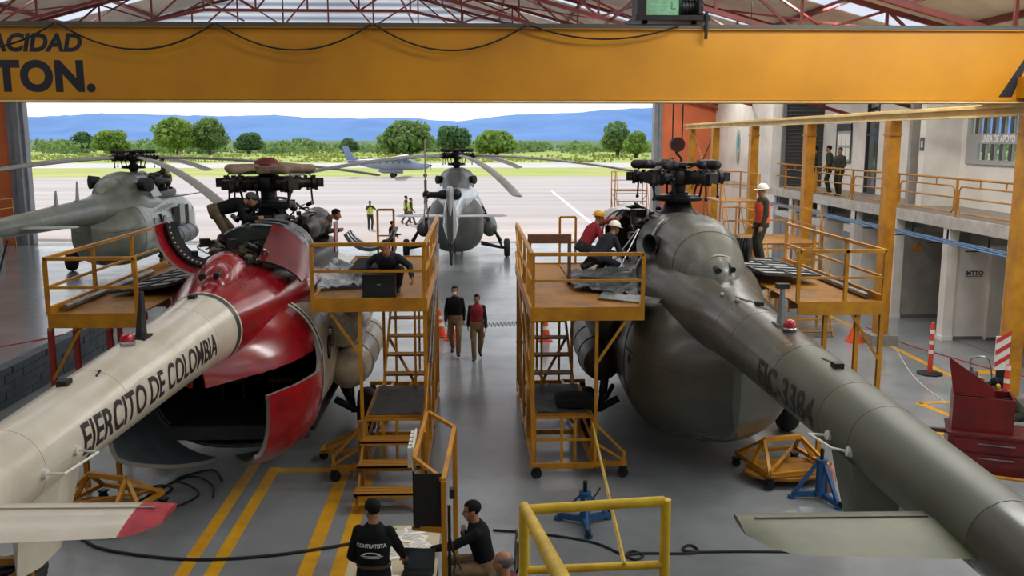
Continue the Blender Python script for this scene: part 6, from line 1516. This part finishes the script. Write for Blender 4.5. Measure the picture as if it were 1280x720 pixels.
# ------------------------------------------------------------------ foreground stair landing rail
def landing():
    t = empty('landing_railing', (.69, 5.0, 0)); tag(t, 'bright yellow tubular railing of a stair landing closest to the viewer', 'railing')
    r = .03
    m = MB().tube([(-.405, 0, 3.39), (.40, .0, 3.43)], r, 14); m.tube([(-.41, 0, 2.25), (-.41, 0, 3.42)], r, 14); m.tube([(.41, 0, 2.25), (.41, 0, 3.44)], r, 14)
    m.build('end_frame', YELB, t); MB().tube([(-.41, 0, 3.02), (.41, 0, 3.04)], .024, 12).build('lower_rail', YELB, t)
    MB().tube([(-.41, 0, 3.41), (-.41, -2.6, 4.2)], r, 14).build('hand_rail', YELB, t)
    MB().bx(-.45, .45, -1.0, .05, 2.2, 2.25).build('landing_plate', YELD, t, smooth=0)
    for x in (-.41, .41):
        for y in (-.95, 0): MB().bar((x, y, 0), (x, y, 2.2), .07).build('leg', YEL, t, smooth=0)
landing()
o = MB().tube([(1.90, 14.22, .95), (.86, 4.97, 3.06)], .014, 4); o.v = [(x, y, z) for x, y, z in o.v]; o = o.build('tape', mat('tape_yellow', (214, 178, 60), .5, var=.3, scale=12)); tag(o, 'yellow tape strung from the right stand to the foreground railing', 'tape')
def edge_frame():
    t = empty('corner_trestle', (-4.45, 8.05, 0)); tag(t, 'dark yellow frame with a slanted brace in the lower left corner', 'trestle')
    for x in (-.6, .38): MB().bar((x, 0, 0), (x, 0, 1.72), .06).build('post', YELD, t, smooth=0)
    MB().bar((-.6, 0, 1.7), (.38, 0, 1.7), .06).build('top_bar', YELD, t, smooth=0); MB().bar((-.55, .0, 1.1), (.36, 0, 1.62), .05).build('brace', YELD, t, smooth=0)
    MB().bx(-.63, .41, -.1, .9, 1.0, 1.04).build('shelf', YELD, t, smooth=0)
    for x in (-.6, .38): MB().bar((x, .86, 0), (x, .86, 1.0), .06).build('post', YELD, t, smooth=0)
edge_frame()
m = MB()
for k in range(6): m.tube([(-4.5 + (.3 + .012 * (k % 3)) * math.cos(a), 8.5 + (.28 + .012 * (k % 3)) * math.sin(a), 1.075 + .06 * k) for a in [2 * PI * i / 24 for i in range(24)]], .033, 8, closed=True)
o = m.build('hose_coil', BLK); tag(o, 'coil of thick black hose stacked in the lower left corner', 'hose')
def tool_case():
    t = empty('tool_case', (-1.5, 14.52, 3.0)); tag(t, 'black square case standing on the left stand deck before the crouching man', 'case')
    MB().bx(-.26, .26, -.09, .09, .012, .36).build('case_body', mat('case_black', (24, 26, 32), .6), t, smooth=0); MB().bx(-.27, .27, -.1, .1, .0, .03).bx(-.27, .27, -.1, .1, .33, .365).build('case_rim', BLK, t, smooth=0)
    MB().tube([(-.08, 0, .365), (-.07, 0, .41), (.07, 0, .41), (.08, 0, .365)], .01, 6, smooth=3).build('case_handle', BLK, t); MB().bx(-.03, .03, -.094, -.088, .2, .215).build('badge', STEEL, t, smooth=0)
tool_case()
# ------------------------------------------------------------------ jacks
def jack(label, x, y, rz, bottle, H=.5):
    t = empty('tripod_jack', (x, y, 0), rz); tag(t, label, 'jack', 'blue tripod jacks')
    m = MB().cyl((0, 0, .12), (0, 0, H), .075, n=18).cyl((0, 0, H), (0, 0, H + .03), .09, n=18).cyl((0, 0, .08), (0, 0, .14), .1, n=18); m.build('jack_cylinder', BLUEJ, t)
    MB().cyl((0, 0, H), (0, 0, H + .16), .03, n=12).ell((0, 0, H + .17), .035).build('ram', IRON, t)
    for k in range(3):
        a = 2 * PI * k / 3 - PI / 2; d = V((math.cos(a), math.sin(a), 0)); m = MB()
        m.bar(V((0, 0, .1)), d * .42 + V((0, 0, .07)), .07, .08); m.bar(d * .07 + V((0, 0, H * .92)), d * .38 + V((0, 0, .1)), .035 if not bottle else .05); l = m.build('leg', BLUEJ, t, smooth=0)
        MB().cyl(d * .42, d * .42 + V((0, 0, .05)), .06, n=14).build('foot_pad', BLUEJ, l)
        if k < 2: MB().lathe([(.02, -.02), (.05, -.02), (.05, .02), (.02, .02)], d * .47 + V((0, 0, .09)), (-d.y, d.x, 0), 14).build('transport_wheel', TYRE, l)
    MB().tube([(.05, .05, .3), (.18, .12, .42), (.24, .16, .5)], .012, 6).build('pump_handle', DRK, t)
    if bottle: MB().lathe([(.02, 0), (.07, .01), (.075, .06), (.075, .33), (.05, .4), (.025, .42), (.02, .46)], (.13, -.06, .14), n=16).build('oil_bottle', mat('bottle_pink', (176, 128, 108), .4), t)
jack('blue tripod jack standing alone on the floor of the aisle', 1.57, 12.45, R(0), False, .48)
jack('blue tripod jack with a pinkish bottle under the olive tail boom', 5.3, 13.25, R(20), True, .62)
# ------------------------------------------------------------------ cones, barrier posts, chain
def cone(label, x, y, h=.75, hollow=False):
    t = empty('traffic_cone', (x, y, 0)); tag(t, label, 'traffic cone', 'orange cones')
    MB().bx(-.19, .19, -.19, .19, 0, .03).build('cone_base', ORANGE, t, smooth=0)
    if hollow: MB().lathe([(.24, .0), (.2, .1), (.09, .36), (.06, .45), (.055, h), (.03, h + .02)], n=20).build('cone_body', ORANGE, t)
    else: MB().lathe([(.15, .03), (.035, h - .02), (.02, h)], n=20).build('cone_body', ORANGE, t)
    if not hollow:
        for z in (.3, .5): r = lambda q: .15 - .115 * (q - .03) / (h - .05) + .004; MB().lathe([(r(z), z), (r(z + .1), z + .1)], n=20, cap=False).build('reflective_band', WHT, t)
    else: MB().lathe([(.062, .62), (.06, .72)], n=18, cap=False).build('reflective_band', WHT, t)
cone('orange cone standing behind the walking man in the mask', -.62, 24.9); cone('orange cone half hidden by his legs, further left', -.95, 25.3)
cone('orange cone under the right stand seen through its treads', 1.95, 24.7); cone('orange bell based cone post beside the yellow column', 10.35, 24.1, .95, True)
def delineator(label, x, y, h=1.15):
    t = empty('delineator_post', (x, y, 0)); tag(t, label, 'barrier post', 'striped barrier posts')
    MB().lathe([(.3, 0), (.3, .03), (.1, .06), (.06, .06)], n=8).build('base', BLK, t, smooth=0); MB().lathe([(.055, .05), (.05, h), (.03, h + .06), (.04, h + .08), (.02, h + .1)], n=16).build('post', mat('delineator_red', (206, 60, 42), .45), t)
    for z in (.5, .72, .98): MB().lathe([(.058, z), (.057, z + .09)], n=16, cap=False).build('reflective_band', WHT, t)
delineator('red and white barrier post on a black base beside the yellow floor line', 10.72, 20.65)
delineator('red and white barrier post against the yellow column at the right edge', 10.5, 17.2, 1.0)
def danger():
    t = empty('striped_board', (10.55, 17.72, .3)); tag(t, 'red and white striped hazard board strapped to the column at right edge', 'hazard board')
    MB().bx(-.04, .26, -.03, -.005, .55, 1.25).build('board', WHT, t, smooth=0); m = MB()
    for i in range(3): m.prism([(-.04, .62 + i * .24), (.26, .80 + i * .24), (.26, .9 + i * .24), (-.04, .72 + i * .24)], (0, -.034, 0), (1, 0, 0), (0, 0, 1), .004)
    m.build('stripe', mat('hazard_red', (196, 52, 50), .5), t, smooth=0); MB().bx(.02, .2, -.02, .0, -.3, .55).build('stake', DRK, t, smooth=0)
danger()
def chain():
    m = MB(); x0, x1 = -.3, 1.25; n = 30; 
    for i in range(n):
        x = x0 + (x1 - x0) * (i + .5) / n; z = .52 - .05 * (1 - (2 * (i + .5) / n - 1) ** 2) + .03 * (1 if i % 2 else -1); y = 24.5
        a = R(55 if i % 2 else -55); c, s = math.cos(a), math.sin(a); L, W = .06, .018
        m.tube([(x + c * L * math.cos(q) - s * W * math.sin(q), y, .52 + (z - .52) * .6 + s * L * math.cos(q) + c * W * math.sin(q)) for q in [2 * PI * k / 12 for k in range(12)]], .007, 5, closed=True)
    o = m.build('barrier_chain', mat('chain_dark', (54, 62, 78), .5)); tag(o, 'dark plastic barrier chain closing off the aisle', 'chain')
    p = empty('chain_post', (1.28, 24.5, 0)); tag(p, 'slim dark post holding the right end of the barrier chain', 'post'); MB().lathe([(.14, 0), (.14, .03), (.02, .05), (.02, .6), (.03, .62)], n=14).build('post', DRK, p)
chain()
# ------------------------------------------------------------------ red tool chest and compressor
def chest():
    t = empty('tool_chest', (8.62, 14.72, 0), R(-24)); tag(t, 'dark red steel tool chest with its lid tipped open at the right edge', 'tool chest')
    MB().bx(-.55, .9, -.55, .25, .0, .62).build('lower_cabinet', REDC, t, smooth=0); MB().bx(-.57, .92, -.57, .27, .62, .66).build('cabinet_top', mat('chest_top', (96, 34, 32), .4, var=.3, scale=4), t, smooth=0)
    b = MB().bx(-.5, .42, -.42, .2, .66, .69).bx(-.5, .42, -.42, -.39, .69, 1.25).bx(-.5, .42, .17, .2, .69, 1.25).bx(-.5, -.47, -.39, .17, .69, 1.25).bx(.39, .42, -.39, .17, .69, 1.25); b.build('upper_box', REDC, t, smooth=0)
    MB().bx(-.47, .39, -.12, -.09, .69, 1.2).bx(-.2, -.17, -.39, .17, .69, 1.15).build('divider', VOID, t, smooth=0)
    MB().prism([(-.5, 1.25), (.12, 1.25), (.12, 1.38), (-.6, 1.86)], (0, -.40, 0), (1, 0, 0), (0, .1, 1), .03).build('lid', REDC, t, smooth=0)
    for z in (.14, .38): d = MB().bx(-.45, .8, -.575, -.55, z, z + .2); d = d.build('drawer', REDC, t, smooth=0); MB().bar((-.1, -.6, z + .14), (.45, -.6, z + .14), .02).build('drawer_handle', STEEL, d, smooth=0)
    MB().bx(-.85, -.55, -.3, -.22, .56, .62).build('side_bracket', mat('bracket_brown', (70, 44, 36), .6), t, smooth=0)
    MB().bar((-.85, -.62, .02), (1.0, -.75, .02), .05, .03).build('kick_rail', YEL, t, smooth=0)
chest()
def compressor():
    t = empty('air_compressor', (9.98, 17.5, 0), R(15)); tag(t, 'tan wheeled air compressor with a hoop handle behind the tool chest', 'compressor'); TN = mat('tank_tan', (206, 158, 100), .4, var=.2, scale=4)
    MB().lathe([(.02, -.5), (.18, -.46), (.24, -.34), (.24, .34), (.18, .46), (.02, .5)], (0, 0, .5), (.8, .6, 0), 22).build('air_tank', TN, t)
    MB().tube([(.34, .3, .5), (.3, .4, 1.0), (.55, .2, 1.05), (.6, .1, .55)], .015, 8, smooth=5).build('handle', STEEL, t)
    MB().tube([(-.22 + .3 * math.cos(a), -.1 + .26 * math.sin(a), .76) for a in [2 * PI * i / 20 for i in range(20)]], .014, 6, closed=True).build('hose_ring', BLK, t)
    MB().cyl((0, 0, .7), (0, 0, .88), .09, n=16).cyl((-.05, 0, .88), (-.05, 0, .98), .03).build('pump_head', STEEL, t)
    for x, y in ((-.42, -.2), (.3, .4), (.4, -.05)): MB().bar((x * .6, y * .6, .36), (x, y, .12), .03).build('leg', TN, t, smooth=0); MB().lathe([(.02, -.03), (.1, -.03), (.1, .03), (.02, .03)], (x, y, .1), (.6, -.8, 0), 16).build('wheel', TYRE, t)
compressor()
# ------------------------------------------------------------------ hoses and cables on the floor
def hose(label, pts, r, m, name='hose', k=8): o = MB().tube([(p[0], p[1], (p[2] if len(p) > 2 else 0) + r) for p in pts], r, 8, smooth=k).build(name, m); tag(o, label, 'hose'); return o
hose('long black hose curving over the yellow floor lines to the table', [(-5.9, 13.3), (-5.75, 12.7), (-5.4, 12.2), (-4.9, 11.85), (-3.82, 11.55), (-2.8, 11.6), (-1.79, 11.9), (-1.5, 12.1)], .022, BLK)
hose('black cable with a small loop crossing the floor behind the foreground railing', [(.25, 12.3), (.9, 12.15), (1.6, 11.85), (1.95, 11.45), (2.1, 11.3), (2.22, 11.42), (2.1, 11.55), (2.0, 11.42), (2.2, 11.48), (2.8, 11.45), (2.98, 11.5), (2.95, 11.68), (2.84, 11.66), (2.86, 11.5), (3.6, 11.48), (4.6, 11.42), (5.2, 11.42), (5.6, 11.6), (6.0, 11.45), (6.6, 11.3)], .018, BLK)
hose('tangle of thin black cable on the floor under the white tail', [(-5.9, 12.9), (-5.4, 13.1), (-4.95, 13.6), (-4.8, 14.1), (-5.1, 14.2), (-5.25, 13.7), (-4.9, 13.2), (-4.5, 13.35), (-4.3, 13.8), (-4.55, 14.2), (-4.85, 14.5), (-4.4, 14.9), (-4.1, 14.4)], .016, BLK, k=10)
hose('second black cable curling beside the tangle under the white tail', [(-5.5, 12.6), (-5.2, 13.4), (-4.9, 14.3), (-4.6, 14.6), (-4.2, 14.2), (-4.05, 13.7)], .016, BLK)
hose('black cable running into the lower left corner', [(-5.6, 8.6), (-5.0, 9.6), (-4.6, 10.4), (-4.2, 10.9)], .02, BLK)
hose('thin red hose curving over the shiny floor beyond the low dark wall', [(-16, 22.6), (-13.5, 23.6), (-12.0, 25.2), (-11.0, 27.0), (-10.4, 27.6)], .018, mat('hose_red', (170, 50, 46), .5))
hose('thin red hose along the floor by the offices', [(11.5, 26), (11.6, 23.8), (12.0, 22.4), (12.6, 20.6), (13.6, 19.6), (15.0, 19.2)], .014, MC['hose_red'])
hose('pale cable along the floor by the barrier post', [(11.2, 23.6), (10.9, 22.6), (10.3, 20.7), (10.0, 19.3), (9.9, 18.3)], .012, mat('cable_pale', (196, 186, 170), .6))
# ------------------------------------------------------------------ propeller aeroplane on the apron
def aeroplane():
    t = empty('aeroplane', (-11.2, 130.2, -.004), R(-90)); tag(t, 'grey high wing propeller aeroplane parked on the far apron', 'aeroplane')
    G1 = mat('plane_grey', (150, 158, 170), .35, var=.08, scale=.6); G2 = mat('plane_tail', (130, 146, 176), .4, var=.1, scale=.6)
    S = [(-6.2, .12, 2.35, 2.0), (-4.5, .4, 2.5, 1.65), (-2.5, .68, 2.62, 1.2), (0, .8, 2.7, 1.0), (2.2, .8, 2.68, 1.0), (3.0, .7, 2.3, 1.0), (3.6, .55, 2.05, 1.05), (4.9, .36, 1.95, 1.2), (5.2, .15, 1.8, 1.45)]
    ys = ysamp(-6.2, 5.2, .4, (2.15, 2.9)); rr = [ring(y, *sec(S, y), 2.6, 24) for y in ys]
    MB().loft(rr).build('fuselage', G1, t)
    w = MB().loft([[V((x, 1.7 - c * u * ch + .0, z + h * ch)) for u, h in ((0, 0), (.1, .06), (.4, .1), (1, 0), (.4, -.03), (.1, -.03)) for c in (1,)] for x, ch, z in ((-8.0, 1.2, 2.95), (-2, 1.9, 2.78), (0, 1.95, 2.72), (2, 1.9, 2.78), (8.0, 1.2, 2.95))]); w.build('wing', mat('plane_wing', (206, 208, 210), .4), t)
    MB().prism([(-4.3, 2.45), (-6.3, 2.35), (-7.0, 4.4), (-6.2, 4.4), (-5.4, 2.8)], (-.06, 0, 0), (0, 1, 0), (0, 0, 1), .12).build('tail_fin', G2, t, smooth=0)
    MB().bx(-2.6, 2.6, -6.4, -5.4, 2.35, 2.43).build('tailplane', G1, t, smooth=0)
    for s in (-1, 1):
        MB().bar((s * .75, .9, 1.2), (s * 3.0, .9, 2.75), .06, .16).build('wing_strut', G1, t, smooth=0)
        g = MB().bar((s * .6, .2, 1.1), (s * 1.6, .1, .4), .12).build('landing_gear', G1, t, smooth=0); wheel(g, s * 1.65, .1, .36, .22)
        for y in (-2.6, -1.7, -.8, .1, 1.0): MB().cyl((s * .76, y, 2.1), (s * .815, y, 2.1), .17, n=12).build('cabin_window', LGLASS, t)
        MB().prism([(1.6, 1.9), (2.5, 1.9), (2.75, 2.2), (1.9, 2.55), (1.6, 2.5)], (s * .8, 0, 0), (0, 1, 0), (0, 0, 1), .03).build('cockpit_window', LGLASS, t, smooth=0)
    MB().lathe([(.3, 1.0), (.36, 1.2), (.34, -1.6), (.1, -2.2)], (0, .2, .9), (0, 1, 0), 16).build('cargo_pod', G1, t)
    g = MB().cyl((0, 4.4, 1.2), (0, 4.5, .35), .05).build('nose_gear', DRK, t); wheel(g, 0, 4.5, .28, .18)
    p = MB().lathe([(.16, 5.15), (.12, 5.35), (.02, 5.5)], (0, 0, 1.65), (0, 1, 0), 14)
    for k in range(3):
        a = PI / 2 + k * 2 * PI / 3; p.bar((0, 5.28, 1.65), (1.3 * math.cos(a), 5.28, 1.65 + 1.3 * math.sin(a)), .14, .03, up=(0, 1, 0))
    p.build('propeller', DRK, t)
aeroplane()
# ------------------------------------------------------------------ sky, sun, lamps, camera
w = bpy.data.worlds.new('sky'); SC.world = w; w.use_nodes = True
N = w.node_tree.nodes; L = w.node_tree.links; bg = N['Background']
tc = N.new('ShaderNodeTexCoord'); sp = N.new('ShaderNodeSeparateXYZ'); L.new(tc.outputs['Generated'], sp.inputs[0])
cr = N.new('ShaderNodeValToRGB'); L.new(sp.outputs['Z'], cr.inputs[0])
E_ = cr.color_ramp.elements; E_[0].position = 0.0; E_[0].color = (.95, .98, 1.0, 1); E_[1].position = .55; E_[1].color = (.34, .55, .9, 1)
e = cr.color_ramp.elements.new(.12); e.color = (.78, .89, 1.0, 1)
mp = N.new('ShaderNodeMapping'); mp.inputs['Scale'].default_value = (3.0, 3.0, 11.0); L.new(tc.outputs['Generated'], mp.inputs['Vector'])
nz = N.new('ShaderNodeTexNoise'); nz.inputs['Scale'].default_value = 2.2; nz.inputs['Detail'].default_value = 7; L.new(mp.outputs[0], nz.inputs['Vector'])
mr = N.new('ShaderNodeMapRange'); mr.inputs['From Min'].default_value = .42; mr.inputs['From Max'].default_value = .58; L.new(nz.outputs['Fac'], mr.inputs['Value'])
mx = N.new('ShaderNodeMix'); mx.data_type = 'RGBA'; mx.inputs[7].default_value = (1.0, 1.0, 1.0, 1); L.new(mr.outputs[0], mx.inputs['Factor']); L.new(cr.outputs[0], mx.inputs[6])
L.new(mx.outputs[2], bg.inputs['Color']); bg.inputs['Strength'].default_value = 1.25
s = bpy.data.lights.new('sun', 'SUN'); s.energy = 3.0; s.angle = R(1.0); s.color = (1.0, .95, .87); so = bpy.data.objects.new('sun', s); COL.objects.link(so)
so.rotation_euler = V((.25, -.62, -1.0)).to_track_quat('-Z', 'Y').to_euler()
def area(name, loc, sx, sy, power, rot=(0, 0, 0), col=(1, 1, 1)):
    a = bpy.data.lights.new(name, 'AREA'); a.shape = 'RECTANGLE'; a.size = sx; a.size_y = sy; a.energy = power; a.color = col
    o = bpy.data.objects.new(name, a); COL.objects.link(o); o.location = loc; o.rotation_euler = rot; return o
# area lamps added under the roof strips as interior fill, strongest on the right
for i in range(9):
    y = 2.4 + i * 6.0
    for sgn, x, p in ((-1, -20.5, 80), (-1, -12.0, 80), (1, -1.5, 78), (1, 8.5, 280 if i < 2 else (620 if i < 4 else 400))): area('roof_fill_light', (x, y, roof_z(x) - .12), 8, 1.1, p, (0, sgn * math.atan(SL), 0), (1.0, .985, .96))
cam = bpy.data.cameras.new('camera'); co = bpy.data.objects.new('camera', cam); COL.objects.link(co); SC.camera = co
cam.sensor_width = 36.0; cam.lens = 36.0 * 1150 / 1280; cam.clip_end = 6000; cam.clip_start = .1
co.location = (0, 0, 5.5); co.rotation_euler = (R(90 - 9.284486), 0, R(-2.407897))
SC.view_settings.view_transform = 'Standard'; SC.view_settings.look = 'None'; SC.view_settings.gamma = 1.0; SC.view_settings.exposure = 0.0; SC.view_settings.use_curve_mapping = False
try: SC.cycles.use_denoising = True; SC.cycles.max_bounces = 8; SC.cycles.diffuse_bounces = 4; SC.cycles.glossy_bounces = 3; SC.cycles.sample_clamp_indirect = 6.0; SC.cycles.caustics_reflective = False; SC.cycles.caustics_refractive = False
except Exception: pass
bpy.context.view_layer.update()
